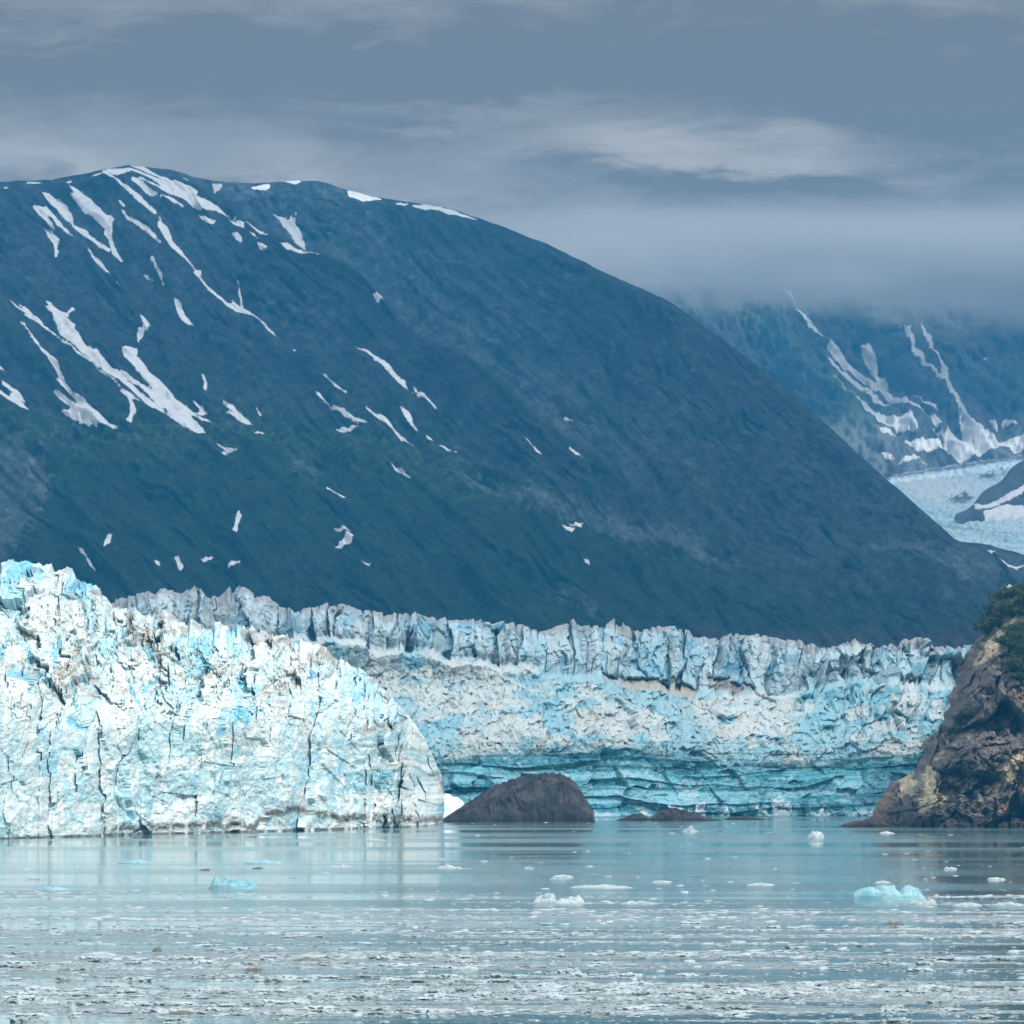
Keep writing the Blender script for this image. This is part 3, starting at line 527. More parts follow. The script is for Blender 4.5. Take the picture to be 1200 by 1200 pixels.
    X = wx(px + sst(px, 470, 521) * (fbm(py / 16, py * 0 + 1, o=3, seed=163) * 2.4 - 1), Y) + facet(mx / 9, mz / 12, 113, 1, 1)[0] * 0.8 * edge * (1 - sst(px, 470, 515))
    # colour of the ice
    c = np.zeros(px.shape + (3,)) + np.array([0.72, 0.79, 0.765])
    grey = fbm(mx / 9, mz / 7, o=5, seed=130, gain=0.6)
    c = mixc(c, sst(grey, -0.1, 0.5) * 0.75, (0.52, 0.71, 0.74))
    b1 = fbm((mx + wxp) / 6, mz / 22, o=4, seed=131, gain=0.6) + (r01(h2, 11) - 0.5) * 0.9 * up + (r01(h1, 12) - 0.5) * 0.35
    c = mixc(c, sst(b1, 0.05, 0.55) * 0.85, (0.40, 0.68, 0.78))
    c = mixc(c, sst(b1 + (r01(h3, 11) - .5) * .7, 0.42, 0.72) * 0.85, (0.14, 0.50, 0.66))
    c = mixc(c, np.exp(-((px - 440) / 45) ** 2 - ((py - 810) / 40) ** 2) * 0.7, (0.33, 0.64, 0.78))
    c = mixc(c, np.exp(-((px - 20) / 60) ** 2 - ((py - 690) / 30) ** 2) * 0.5, (0.36, 0.66, 0.78))
    c = mixc(c, np.maximum(crack * up * 0.6, 0), (0.10, 0.40, 0.60))
    c = mixc(c, slot, (0.02, 0.22, 0.36))
    c = mixc(c, sst(r01(hv, 6) + .3 * grey, .5, .9) * .65 * (1 - .5 * up), (0.46, 0.69, 0.74)); c = mixc(c, sst(r01(hv, 7) + .4 * grey, .72, .95) * .6, (0.81, 0.83, 0.80))
    stk = fbm(mx / 1.5 + wxp * .1, mz / 15, o=4, seed=155, gain=.6)
    c = mixc(c, sst(stk, .0, .5) * (1 - up) * .6, (0.50, 0.69, 0.72)); c = mixc(c, sst(-stk, .1, .5) * (1 - up) * .7, (0.83, 0.85, 0.82))
    # layers in the ice
    ly = py + fbm(px / 90, py / 200, o=3, seed=132) * 16 + np.where(px < 110, (110 - px) * -0.35, 0) * sst(py, 800, 900) + 10 * np.cos((px - 300) / 60.) * sst(px, 230, 300)
    ban = ridged(px / 400, ly / 15, o=3, seed=133, gain=0.6)
    bm = sst(py, 845, 880) * (0.45 + 0.55 * sst(px, 370, 430)) * sst(fbm(px / 40, py / 40, o=3, seed=134), -0.6, 0.0)
    c = mixc(c, sst(fbm(px / 300, ly / 9, o=3, seed=135), -0.1, 0.35) * bm * 0.9, (0.30, 0.58, 0.64))
    c = mixc(c, sst(ban, 0.68, 0.92) * bm * 0.7 * sst(fbm(px / 11, py / 9, o=4, seed=174), -.5, .1), (0.24, 0.32, 0.31))
    # dirt: tan rubble above, the dark seam above the water
    dn = fbm(mx / 2.2, mz / 1.8, o=5, seed=136, gain=0.7); dl = fbm(mx / 12, mz / 9, o=3, seed=137)
    c = mixc(c, sst(dl, -0.12, 0.38) * sst(dn, -0.15, 0.5) * sst(py, 880, 790) * 0.9, (0.42, 0.35, 0.27))
    c = mixc(c, sst(s, 26, 4) * sst(dn + dl, -0.3, 0.4) * sst(px, 30, 60) * 0.6, (0.30, 0.28, 0.26))
    c = mixc(c, np.exp(-((py - 852 + (px - 450) * 0.12) / 7) ** 2) * sst(px, 400, 440) * sst(dn, -0.5, 0.3) * 0.75, (0.34, 0.29, 0.22))
    seam = lin(px, [(-400, 6), (100, 5), (160, 8), (220, 10), (300, 9), (320, 20), (350, 26), (385, 18), (430, 12), (520, 8)])
    sm = np.exp(-((h - seam - fbm(px / 14, px * 0, o=3, seed=138) * 5) / 4.2) ** 2) * sst(px, 100, 150) + sst(h, 3.2, 1.2)
    c = mixc(c, np.clip(sm * 1.25, 0, 1) * sst(dn, -1.0, -0.1) * 0.95, (0.13, 0.125, 0.10))
    wh = sst(ridged(mx / 4.5, mz / 22, o=4, seed=139), 0.62, 0.85) * sst(fbm(mx / 9, mz / 12, o=3, seed=140), -0.1, 0.25)
    c = mixc(c, wh * sst(py, 800, 860), (0.83, 0.85, 0.82))
    # ice behind the brow
    bk = np.linspace(1, 0.04, 14)[:, None]; xb, yb = np.repeat(X[:1], 14, 0), Y2[:1] + 420 * bk
    zb = zz[:1] * (1 - 0.30 * bk) - 2 - 6 * np.abs(facet(xb / 12, yb / 25, 115, 1, 1)[0]) * bk ** .3
    lo = 2; Xf = np.repeat(X[-1:], lo, 0); Yf = np.repeat(Y2[-1:], lo, 0); Zf = np.array([[-2.], [-7.]]) + 0 * Xf
    zz[-1] = 0.0
    XX = np.concatenate([xb, X, Xf]); YY = np.concatenate([yb, Y2, Yf]); ZZ = np.concatenate([zb, zz, Zf])
    c = np.concatenate([np.repeat(c[:1], 14, 0), c, np.repeat(c[-1:], lo, 0)])
    c *= 1 + 0.10 * fbm(XX / 1.0, ZZ / 1.0, o=3, seed=141)[..., None]
    o = link_mesh('glacier', np.stack([XX, YY, ZZ], -1).reshape(-1, 3), grid_faces(*XX.shape)[:, ::-1], M_ICE, False, {'tint': ('FLOAT_COLOR', np.clip(c, 0.01, 0.93))})
    tag(o, 'bright sunlit glacier front of broken white and pale blue ice ending in a banded corner', 'glacier')
near_glacier()

FAR_TOP = [(-300, 700), (100, 705), (140, 700), (165, 695), (190, 690), (215, 694), (228, 688), (242, 698), (262, 696), (285, 687), (300, 696), (315, 700), (345, 716), (362, 715), (385, 708), (400, 707), (420, 713), (440, 717), (480, 719), (520, 722), (545, 724), (560, 728), (590, 731), (620, 737), (640, 736), (680, 731), (720, 733), (760, 736), (800, 738), (818, 748), (840, 745), (870, 742), (905, 743), (920, 748), (945, 752), (960, 760), (985, 755), (1010, 752), (1060, 751), (1085, 752), (1100, 760), (1140, 755), (1200, 752), (1400, 750)]
def far_glacier():
    pxs = np.concatenate([np.arange(-300, 120, 5), np.arange(120, 1160, 0.9), np.arange(1160, 1400, 5)])
    jw = pxs + fbm(pxs / 70, pxs * 0 + 7, o=3, seed=241) * 45
    jf, je, jh = facet(jw / 19., pxs * 0 + 0.5, 201, 1.6, 1.1)
    jag = np.abs(jf) * -5.0 + 4 + (1 - sst(je, 0, .25)) * 5 + facet(pxs / 6.5, pxs * 0 + 4.5, 202, 1, .8)[0] * 1.8
    jag = jag * .9; tp = lin(pxs, FAR_TOP) + jag * .25 + fbm(pxs / 34, pxs * 0 + 2, o=4, seed=240) * 4; ft = np.full(pxs.shape, 957.3) + fbm(pxs / 60, pxs * 0, o=2, seed=203) * 1.0
    nr = 330; q = np.linspace(0, 1, nr)[:, None]
    px = np.repeat(pxs[None], nr, 0); py = tp[None] + (ft - tp)[None] * q
    ledge = lin(px, [(-300, 760), (300, 745), (400, 752), (520, 772), (600, 780), (660, 790), (720, 798), (820, 812), (900, 815), (1000, 800), (1150, 800)]) + fbm(px / 30, px * 0, o=3, seed=204) * 7
    Y0 = 2262 + lin(px, [(-300, 60), (500, 10), (700, 0), (1000, 20), (1200, 60)])
    s = py - tp[None]
    lowt = lin(px, [(-300, 890), (520, 892), (700, 884), (900, 900), (1150, 880)]) + fbm(px / 50, px * 0, o=3, seed=205) * 6
    Y = Y0 + 14 * sst(957 - py, 0, 60) + 100 * sst(lowt - py, 0, 110) + 45 * sst(ledge + 6 - py, 0, 10) + 24 * sst(ledge - py, 8, 60) + 40 * np.exp(-s / 7) * .7
    mx = px * 0.40; mz = py * 0.40
    upw = sst(ledge - py, -3, 6); mid = (1 - upw) * sst(lowt - py, -4, 10); low = 1 - upw - mid
    wp = fbm(mx / 16, mz / 16, o=3, seed=206) * 5
    vw = fbm(mx / 28, mz / 60, o=3, seed=242) * 16
    f1, e1, h1 = facet((mx + wp * .35 + vw * .7) / 10 + 0.08 * mz / 10, (mz + wp) / 46, 207, 1.6, 1.0)
    f2, e2, h2 = facet((mx + wp) / 5, mz / 14, 208, 1.2, 1.0)
    f3, e3, h3 = facet(mx / 2.3 + wp * .1, mz / 2.6, 209, 1.3, 0.9)
    fb, eb, hb = facet((mx + wp) / 14, (mz + wp) / 10, 210, 1.3, 1.0)
    chaos = sst(px, 930, 980) * sst(py, 870, 850)
    d = upw * (f1 * 5.0 + f2 * 1.3 + f3 * .4 - (1 - sst(e1, 0.0, 0.07)) * 2.5 * sst(r01(h1, 8), .3, .5)) + mid * (fb * 1.3 + f2 * 0.8 + f3 * 0.5) + f3 * 0.3 + chaos * (fb * 4 + f2 * 2)
    d += fbm(mx / 4, mz / 3.0, o=5, seed=211, gain=0.62) * (0.7 + 0.9 * mid)
    ly = py + fbm(px / 120, py / 300, o=3, seed=212) * 10
    step = facet(px * 0.008 + 0.5, ly / 9.5, 213, 0.3, 1.0)[0]; d += low * (step * 3.0 + fb * 2.0)
    pile = low * sst(ridged(px / 34, py / 60, o=4, seed=214) * 30 - (957 - py) * 1.0 + sst(fbm(px / 40, px * 0, o=2, seed=230), 0.0, 0.5) * 22 - 12, 0, 5)
    d += pile * 5
    dk1 = [(705, 791), (735, 796), (770, 797), (815, 809)]; dk2 = [(827, 797), (850, 800), (880, 806), (890, 815), (915, 822)]
    def edge_line(pts): return py - lin(px, pts) - fbm(px / 6, px * 0, o=3, seed=216) * 2.0
    l1, l2 = edge_line(dk1), edge_line(dk2)
    m1 = sst(px, 703, 709) * (1 - sst(px, 812, 818)); m2 = sst(px, 825, 830) * (1 - sst(px, 905, 916))
    lin_dark = m1 * np.exp(-(l1 / 1.3) ** 2) + m2 * np.exp(-(l2 / 1.2) ** 2)
    beige = m1 * (sst(l1, 0.5, 2) - sst(l1, 9, 16)) * sst(px, 700, 760) + m2 * (sst(l2, 0.5, 2) - sst(l2, 9, 14)) * sst(-px, -890, -860) + 0.4 * m1 * (sst(l1, 0, 1) - sst(l1, 7, 10))
    d += 3.0 * m1 * sst(l1, 3, -1) * sst(-l1, 14, 6) + 3.0 * m2 * sst(l2, 3, -1) * sst(-l2, 14, 6) - lin_dark * 3
    edge = sst(s, 0, 8)
    Y2 = Y - d * (0.4 + 0.6 * edge); zz = wz(py + (jag * .45)[None] * np.exp(-s / 20), Y) + d * 0.22 * (upw + mid) * edge; X = wx(px, Y) + (f2 * .5 + fb * .6) * edge
    # colours
    n = fbm(mx / 10, mz / 6, o=5, seed=220, gain=0.62); m = fbm(mx / 2.4, mz / 1.7, o=5, seed=221, gain=0.7); nl = fbm(mx / 34, mz / 16, o=3, seed=222)
    c = np.zeros(px.shape + (3,)) + np.array([0.62, 0.72, 0.74])
    cu = np.zeros_like(c) + np.array([0.70, 0.82, 0.86]); cu = mixc(cu, sst(r01(h1, 3) + n * .5, 0.4, 0.9) * 0.8, (0.50, 0.76, 0.86)); cu = mixc(cu, sst(r01(h2, 3) + n * .6, 0.7, 1.1) * 0.8, (0.20, 0.52, 0.70))
    cu = mixc(cu, sst(fbm(mx / 2.2, mz / 26, o=4, seed=225), 0.1, 0.5) * 0.6, (0.56, 0.55, 0.51)); cu = mixc(cu, sst(s + n * 6 + m * 5, 11, 2) * 0.8, (0.36, 0.33, 0.33)); cu = mixc(cu, (1 - sst(px, 280, 420)) * sst(m + n, -0.1, 0.5) * .7, (0.40, 0.375, 0.37))
    cu = mixc(cu, (1 - sst(e1, 0.01, 0.05)) * 0.5, (0.10, 0.34, 0.46))
    cm = np.zeros_like(c) + np.array([0.62, 0.69, 0.67]); cm = mixc(cm, sst(n * .55 + nl * 2.0 + .15 * sst(px, 650, 800), -0.05, 0.55) * 0.9, (0.30, 0.56, 0.62)); cm = mixc(cm, sst(n + m * .8, 0.35, 0.75) * 0.7, (0.18, 0.52, 0.68))
    cm = mixc(cm, sst(fbm(mx / 16, mz / 8, o=3, seed=223) + m * .5, 0.15, 0.6) * (1 - chaos) * 0.4, (0.64, 0.58, 0.48)); cm = mixc(cm, chaos * sst(n + (r01(hb, 4) - .5), -0.1, 0.4) * 0.8, (0.25, 0.53, 0.62))
    cl = np.zeros_like(c) + np.array([0.17, 0.52, 0.61]); ban = fbm(px / 500, ly / 8.5, o=3, seed=224)
    cl = mixc(cl, sst(ban, -0.05, 0.3) * 0.85, (0.36, 0.70, 0.79)); cl = mixc(cl, sst(ban, 0.0, -0.3) * 0.8, (0.06, 0.28, 0.35)); cl = mixc(cl, sst(m + n * .6, 0.2, 0.6) * 0.6, (0.66, 0.80, 0.84))
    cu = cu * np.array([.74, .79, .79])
    c = cu * upw[..., None] + cm * mid[..., None] + cl * low[..., None]
    lines = 0
    for yb, wd, st in ((884, 1.0, .8), (899, 1.5, .95), (925, 1.3, .7), (870, .8, .55), (943, 1.2, .5)):
        off = fbm(px / 70, px * 0 + yb, o=3, seed=226) * 3 + (px < 700) * (700 - px) * 0.02
        lines = lines + np.exp(-((py - yb - off) / wd) ** 2) * st * sst(fbm(px / 55, px * 0 + yb * 3, o=2, seed=227), -0.5, -0.05)
    c = mixc(c, lines, (0.07, 0.12, 0.12)); c = mixc(c, pile * (0.7 + m), (0.80, 0.87, 0.88))
    c = mixc(c, beige * 0.9, (0.44, 0.42, 0.35)); c = mixc(c, np.clip(lin_dark, 0, 1), (0.03, 0.028, 0.025))
    c = mixc(c, sst(py, 955.2, 956.6) * 0.7, (0.05, 0.12, 0.14))
    bk = np.linspace(1, 0.03, 16)[:, None]; xb = np.repeat(X[:1], 16, 0); yb = Y2[:1] + 700 * bk
    zb = zz[:1] + 6 * bk * 0 - 2 - 7 * np.abs(facet(xb / 12, yb / 30, 215, 1, 1)[0])
    Xf = np.repeat(X[-1:], 2, 0); Yf = np.repeat(Y2[-1:], 2, 0); Zf = np.array([[-2.], [-7.]]) + 0 * Xf; zz[-1] = 0
    XX = np.concatenate([xb, X, Xf]); YY = np.concatenate([yb, Y2, Yf]); ZZ = np.concatenate([zb, zz, Zf])
    c = np.concatenate([np.repeat(c[:1], 16, 0), c, np.repeat(c[-1:], 2, 0)])
    o = link_mesh('glacier', np.stack([XX, YY, ZZ], -1).reshape(-1, 3), grid_faces(*XX.shape)[:, ::-1], M_ICE, False, {'tint': ('FLOAT_COLOR', np.clip(c, 0.01, 0.92))})
    tag(o, 'shaded blue glacier wall with dark level bands, rising behind the rock islets', 'glacier')
far_glacier()

# ------------------------------------------------------------------ rock headland at the right
CL_LEFT = [(640, 1420), (676, 1300), (688, 1225), (696, 1196), (704, 1168), (728, 1157), (745, 1150), (765, 1131), (785, 1124), (800, 1120), (815, 1112), (835, 1108), (855, 1098), (868, 1083), (880, 1081), (890, 1076), (905, 1070), (920, 1045), (930, 1036), (940, 1029), (955, 1023), (964, 1021), (972, 1021)]
def headland():
    pys = np.arange(640, 971, 0.8); us = np.concatenate([np.linspace(-0.12, 0.0, 14)[:-1], np.linspace(0, 0.55, 230), np.linspace(0.56, 1, 60)])
    L = lin(pys, CL_LEFT); Ln = fbm(pys / 11, pys * 0 + .3, o=5, seed=301, gain=.6) * 4.5
    U, PY = np.meshgrid(us, pys); Lr = L[:, None]
    px = Lr + Ln[:, None] * np.exp(-np.abs(U) * 30) + np.clip(U, 0, 1) ** 1.25 * (1560 - Lr) + np.clip(-U, 0, 1) * 90
    topl = lin(px, [(1000, 720), (1150, 700), (1165, 697), (1200, 688), (1260, 660), (1400, 640), (1600, 650)])
    py = PY
    Y = 1868 + 110 * np.exp(-np.clip(U, 0, 1) * 9) + np.clip(-U, 0, 1) * 1500
    Y = Y + sst(970 - py, 60, 330) * 90
    mx, mz = px * .33, py * .33
    a = (mx + mz) / 1.41; b = (mx - mz) / 1.41
    f1, e1, h1 = facet(a / 20 + fbm(a / 20, b / 20, o=3, seed=320) * .4, b / 30, 302, 1.5, 1.0); f2, e2, h2 = facet(mx / 5 + fbm(mx / 8, mz / 8, o=2, seed=303), mz / 7, 304, 1.4, .8); f3, e3, h3 = facet(a / 2.0, b / 3.2, 305, 1.3, .8)
    n = fbm(mx / 18, mz / 18, o=5, seed=306, gain=0.6); m = fbm(mx / 3, mz / 3, o=5, seed=307, gain=0.65); r = ridged(a / 7, b / 16, o=4, seed=308)
    d = f1 * 7.0 + f2 * 2.4 + f3 * 0.8 + n * 6 + m * 1.5 - r * 2.4
    foot = sst(py, 955, 968); d = d * (1 - 0.35 * foot) + foot * 3
    gul = np.exp(-((px - (1060 + (930 - py) * 0.15)) / 7) ** 2) * sst(py, 905, 925) * 7 + np.exp(-((px - (1130 + (850 - py) * 0.9)) / 5) ** 2) * sst(py, 828, 838) * (1 - sst(py, 862, 872)) * 6
    d -= gul
    edge = sst(U, 0, 0.03)
    Y2 = Y - d * (0.3 + 0.7 * edge); X = wx(px, Y); zz = wz(py, Y) + d * .15 * edge
    c = np.zeros(px.shape + (3,)) + np.array([0.125, 0.110, 0.094])
    c = c * (1 + 0.55 * m[..., None] + 0.35 * (r01(h2, 3) - .5)[..., None])
    c = mixc(c, sst(n, 0.0, 0.5) * 0.5, (0.12, 0.09, 0.085))
    vein = np.exp(-(fbm(a / 8, b / 14, o=4, seed=309) / 0.035) ** 2); c = mixc(c, vein * sst(m, -.3, .3) * 0.4, (0.28, 0.27, 0.26))
    z8 = lambda p: Z(1000, 680, 4, p)
    tan = [z8([(220,920),(290,890),(300,960),(290,1020),(250,1000),(225,960)]), z8([(330,860),(370,840),(400,900),(395,960),(430,1020),(400,1060),(330,1100),(290,1090),(300,1040),(330,980)]), z8([(570,390),(590,320),(650,250),(700,190),(760,170),(750,215),(700,270),(690,330),(630,370),(590,395)]),
           z8([(590,1010),(640,930),(720,870),(770,800),(800,800),(800,880),(720,950),(650,1010),(600,1030)]), z8([(400,800),(440,780),(400,830),(370,850)]), z8([(550,1080),(600,1070),(610,1110),(560,1110)])]
    sd = sdf(px, py, tan, 10) + m * 3.5 + n * 2; c = mixc(c, sst(sd, -1.5, 2.5) * (0.75 + .3 * m), (0.56, 0.47, 0.31))
    rust = [z8([(100,1090),(120,1010),(180,960),(220,980),(190,1060),(210,1130),(120,1140)]), z8([(660,1100),(720,1040),(800,980),(800,1040),(720,1100),(680,1130)]), z8([(740,830),(800,770),(800,830)]), z8([(730,520),(800,490),(800,570),(760,590)])]
    c = mixc(c, sst(sdf(px, py, rust, 10) + m * 5 + n * 4, 0, 5) * 0.6, (0.27, 0.16, 0.095))
    moss = [z8([(430,740),(440,700),(490,640),(555,595),(550,630),(500,680),(450,730)]), z8([(485,420),(500,380),(530,360),(520,400),(490,430)]), z8([(600,240),(640,140),(700,90),(800,40),(800,160),(740,160),(690,210),(660,260),(620,280)]), z8([(690,330),(740,230),(800,190),(800,520),(720,480),(740,400),(760,300),(720,330)])]
    c = mixc(c, sst(sdf(px, py, moss, 10) + m * 5, -1, 2) * 0.92, (0.020, 0.034, 0.014))
    wet = sst(py + m * 4, 955, 962); c = mixc(c, wet * 0.85, (0.045, 0.036, 0.030)) * (1 + 0.30 * r[..., None] - .12)
    # plateau behind the brow
    bk = np.linspace(1, 0.05, 8)[:, None]; yb = Y2[:1] + 500 * bk; xb = wx(px[:1] + 60 * bk, yb); zb = zz[:1] - 10 * bk
    Xf = np.repeat(X[-1:], 1, 0); XX = np.concatenate([xb, X, Xf]); YY = np.concatenate([yb, Y2, Y2[-1:]]); zz[-1] = 0; ZZ = np.concatenate([zb, zz, Xf * 0 - 5])
    c = np.concatenate([np.repeat(c[:1], 8, 0), c, c[-1:]])
    o = link_mesh('rocky_headland', np.stack([XX, YY, ZZ], -1).reshape(-1, 3), grid_faces(*XX.shape)[:, ::-1], M_ROCK, False, {'tint': ('FLOAT_COLOR', np.clip(c, .008, .8))})
    tag(o, 'steep dark rock headland with tan streaks rising from the water beside the blue glacier', 'headland')
    return px, py, X, Y2, zz
HL = headland()

def rock_heightfield(name, pxa, pxb, py_foot, prof, depth, label, seed, scale=1.0, tint=(0.036, 0.034, 0.034)):
    Y0 = ydist(py_foot); us = np.linspace(0, 1, 260); vs = np.concatenate([np.linspace(0, 0.5, 110), np.linspace(0.52, 1, 26)])
    U, V = np.meshgrid(us, vs); px = pxa + U * (pxb - pxa)
    H = lin(px, prof) / F_PX * Y0
    shp = np.sqrt(np.clip(1 - (2 * V - 1) ** 2, 0, 1)) ** 0.85
    X = wx(px, Y0); Y = Y0 + V * depth; m = fbm(X / 3 * scale, V * depth / 4, o=5, seed=seed, gain=.6); f = facet(X / 5 * scale, V * depth / 6, seed + 3, 1.3, .8)[0]
    zz = H * shp + (m * 0.8 + f * 0.3 - np.exp(-(fbm(X / 7, V * depth / 9, o=3, seed=seed + 8) / .05) ** 2) * 1.6) * np.clip(H / 8, 0.1, 1) * sst(shp, 0, .3)
    zz[0] = -2; zz[-1] = -2; zz[:, 0] = np.minimum(zz[:, 0], -1); zz[:, -1] = np.minimum(zz[:, -1], -1)
    Y = Y + (fbm(X / 8, zz / 8, o=3, seed=seed + 5) * 2)
    n = fbm(X / 5, zz / 5, V * 4, o=5, seed=seed + 1, gain=.65)
    c = (np.zeros(X.shape + (3,)) + np.array(tint)) * (1 + 0.5 * n[..., None]); c = mixc(c, sst(n, 0.05, .5) * 0.6, (0.075, 0.068, 0.062)); c = mixc(c, sst(zz, 1.4, 0.5) * .8, (0.022, 0.019, 0.016))
    o = link_mesh(name, np.stack([X, Y, zz], -1).reshape(-1, 3), grid_faces(*X.shape), M_ROCK, False, {'tint': ('FLOAT_COLOR', c)})
    tag(o, label, 'rock', 'bare rock islets below the blue glacier'); return o
rock_heightfield('rock_islet', 512, 698, 963.5, [(512, 0), (525, 7), (545, 20), (565, 33), (580, 42), (600, 49), (620, 54), (640, 57), (658, 56), (668, 51), (678, 42), (686, 30), (692, 20), (696, 10), (698, 0)], 60, 'big rounded dark rock islet at the foot of the blue glacier', 401)
rock_heightfield('rock_islet', 722, 764, 961.8, [(722, 0), (730, 3), (742, 7), (752, 8.5), (760, 4), (764, 0)], 14, 'small low dark rock between the big rounded islet and the long low one', 411, 1.5)
rock_heightfield('rock_islet', 758, 846, 962, [(758, 0), (768, 7), (778, 12), (792, 14.5), (804, 12), (815, 8), (825, 5), (846, 0)], 26, 'long low dark rock humped at its middle, second largest of the islets', 421, 1.3)
rock_heightfield('rock_islet', 848, 900, 960.5, [(848, 0), (856, 3), (872, 3.5), (890, 1.5), (900, 0)], 10, 'thin sliver of dark rock barely above the water below the blue glacier', 431, 1.6)
rock_heightfield('rock_islet', 984, 1046, 969, [(984, 0), (992, 4), (1005, 7), (1022, 9), (1034, 9), (1046, 0)], 16, 'low brown rock ledge reaching out from the foot of the headland', 441, 1.5, (0.055, 0.038, 0.032))

# rubble of ice at the corner between the two cliffs
def ice_heap():
    Y0 = 2110; us = np.linspace(0, 1, 200); vs = np.linspace(0, 1, 110); U, V = np.meshgrid(us, vs)
    px = 500 + U * 62; H = lin(px, [(500, 26), (515, 30), (530, 26), (538, 22), (548, 13), (556, 7), (562, 0)]) / F_PX * Y0
    X = wx(px, Y0); Yv = Y0 + V * 50
    zz = H * np.sin(np.clip(V * 1.7, 0, 1) * math.pi / 2) * (1 - sst(V, .8, 1)) + fbm(X / 4, Yv / 4, o=4, seed=451) * 1.6 + facet(X / 2.5, Yv / 5, 452, 1.0, 1)[0] * .5
    zz[0] = -2; zz[-1] = -3; zz[:, -1] = -2
    n = fbm(X / 3, zz / 3, o=4, seed=453); c = np.zeros(X.shape + (3,)) + np.array([.72, .78, .78]); c = mixc(c, sst(n, 0, .5), (.45, .66, .74))
    tag(link_mesh('ice_heap', np.stack([X, Yv, zz], -1).reshape(-1, 3), grid_faces(*X.shape), M_ICE, False, {'tint': ('FLOAT_COLOR', c)}), 'heap of fallen white ice between the sunlit glacier corner and the big rock', 'ice heap')
ice_heap()

# ------------------------------------------------------------------ shrubs on the headland
def build_shrubs():
    mats = []
    for nm, ca, cb in (('shrub_leaves', (0.022, 0.045, 0.016), (0.055, 0.085, 0.030)),):
        m, t, b, pos, o = material(nm); n = t.noise(pos, 0.5, 5, 0.7)
        t.l.new(t.mix(t.ss(n, .3, .7), ca, cb), b.inputs['Base Color']); b.inputs['Roughness'].default_value = 0.8; mats.append(m)
    mb, t, b, pos, o = material('shrub_bark'); b.inputs['Base Color'].default_value = (0.05, 0.04, 0.03, 1)
    rng = np.random.default_rng(8); protos = []
    for k in range(4):
        N = 900; ce = rng.normal(size=(7, 3)) * (1.0, .8, .55); ce[:, 2] = np.abs(ce[:, 2]) + 0.9
        p = ce[rng.integers(0, 7, N)] + rng.normal(size=(N, 3)) * (0.42, .42, .34); p[:, 2] = np.maximum(p[:, 2], 0.1)
        a = rng.normal(size=(N, 3)); a /= np.linalg.norm(a, axis=1)[:, None]; bb = np.cross(a, rng.normal(size=(N, 3))); bb /= np.linalg.norm(bb, axis=1)[:, None]
        s = rng.uniform(.10, .24, (N, 1)); v = np.stack([p - a * s, p + bb * s * .7, p + a * s, p - bb * s * .7], 1).reshape(-1, 3)
        protos.append((v, np.arange(N * 4).reshape(-1, 4)))
    metas = []
    px, py, X, Y, Zz = HL
    from itertools import product
    def nearest(qx, qy):
        i = np.argmin((px - qx) ** 2 + (py - qy) ** 2); return X.flat[i], Y.flat[i], Zz.flat[i]
    z8 = lambda p: Z(1000, 680, 4, p)
    areas = [(z8([(600,240),(640,140),(700,90),(800,40),(830,40),(830,160),(740,160),(690,210),(660,260),(620,280)]), 46), (z8([(690,330),(740,230),(800,190),(830,190),(830,500),(720,470),(740,400),(760,300),(720,330)]), 40), (z8([(440,725),(450,700),(490,640),(550,600),(545,630),(500,680)]), 7), (z8([(487,415),(500,385),(525,365),(515,400)]), 4)]
    rnd = random.Random(5); first = {}; cnt = 0
    glabels = ['dark green shrub in the thicket on the crest of the rock headland', 'dark green shrub on the steep slope under the headland crest', 'dark low shrub in the slanting cleft across the headland', 'small shrub clinging to the bump on the headland edge']
    for ai, (poly, n) in enumerate(areas):
        P = np.array(poly); k = 0
        while k < n:
            qx, qy = rnd.uniform(P[:, 0].min(), P[:, 0].max()), rnd.uniform(P[:, 1].min(), P[:, 1].max())
            if sdf(np.array([qx]), np.array([qy]), [poly])[0] < 0: continue
            k += 1; x, y, z = nearest(qx, qy); kk = rnd.randrange(4)
            if kk not in first:
                r = bpy.data.objects.new('shrub', None); COL.objects.link(r)
                f = link_mesh('foliage', protos[kk][0], protos[kk][1], mats[0], False, parent=r)
                st = []; fc = []
                for s_ in range(4):
                    ang = s_ * 1.6 + kk; tip = (math.cos(ang) * .8, math.sin(ang) * .6, 1.3); b0 = len(st)
                    for (cx_, cy_, cz_, rr) in ((0, 0, -0.4, .09), (*tip, .03)):
                        for q_ in range(4): st.append((cx_ + rr * math.cos(q_ * 1.57), cy_ + rr * math.sin(q_ * 1.57), cz_))
                    for q_ in range(4): fc.append((b0 + q_, b0 + (q_ + 1) % 4, b0 + 4 + (q_ + 1) % 4, b0 + 4 + q_))
                link_mesh('stem', st, fc, mb, True, parent=r); first[kk] = r; src = r; o = r
            else:
                src = first[kk]; o = src.copy(); COL.objects.link(o)
                for ch in src.children:
                    cc = ch.copy(); COL.objects.link(cc); cc.parent = o
            s = rnd.uniform(1.1, 1.9) * (0.8 if ai > 1 else 1.0) * (1.25 if ai == 0 else 1)
            o.location = (x, y - 0.6, z - 0.3); o.scale = (s, s, s * rnd.uniform(.8, 1.1)); o.rotation_euler = (0, 0, rnd.uniform(0, 6.28))
            tag(o, glabels[ai], 'shrub', ['shrubs on the headland crest', 'shrubs on the headland slope', 'shrubs in the headland cleft', 'shrubs on the headland edge'][ai])
build_shrubs()

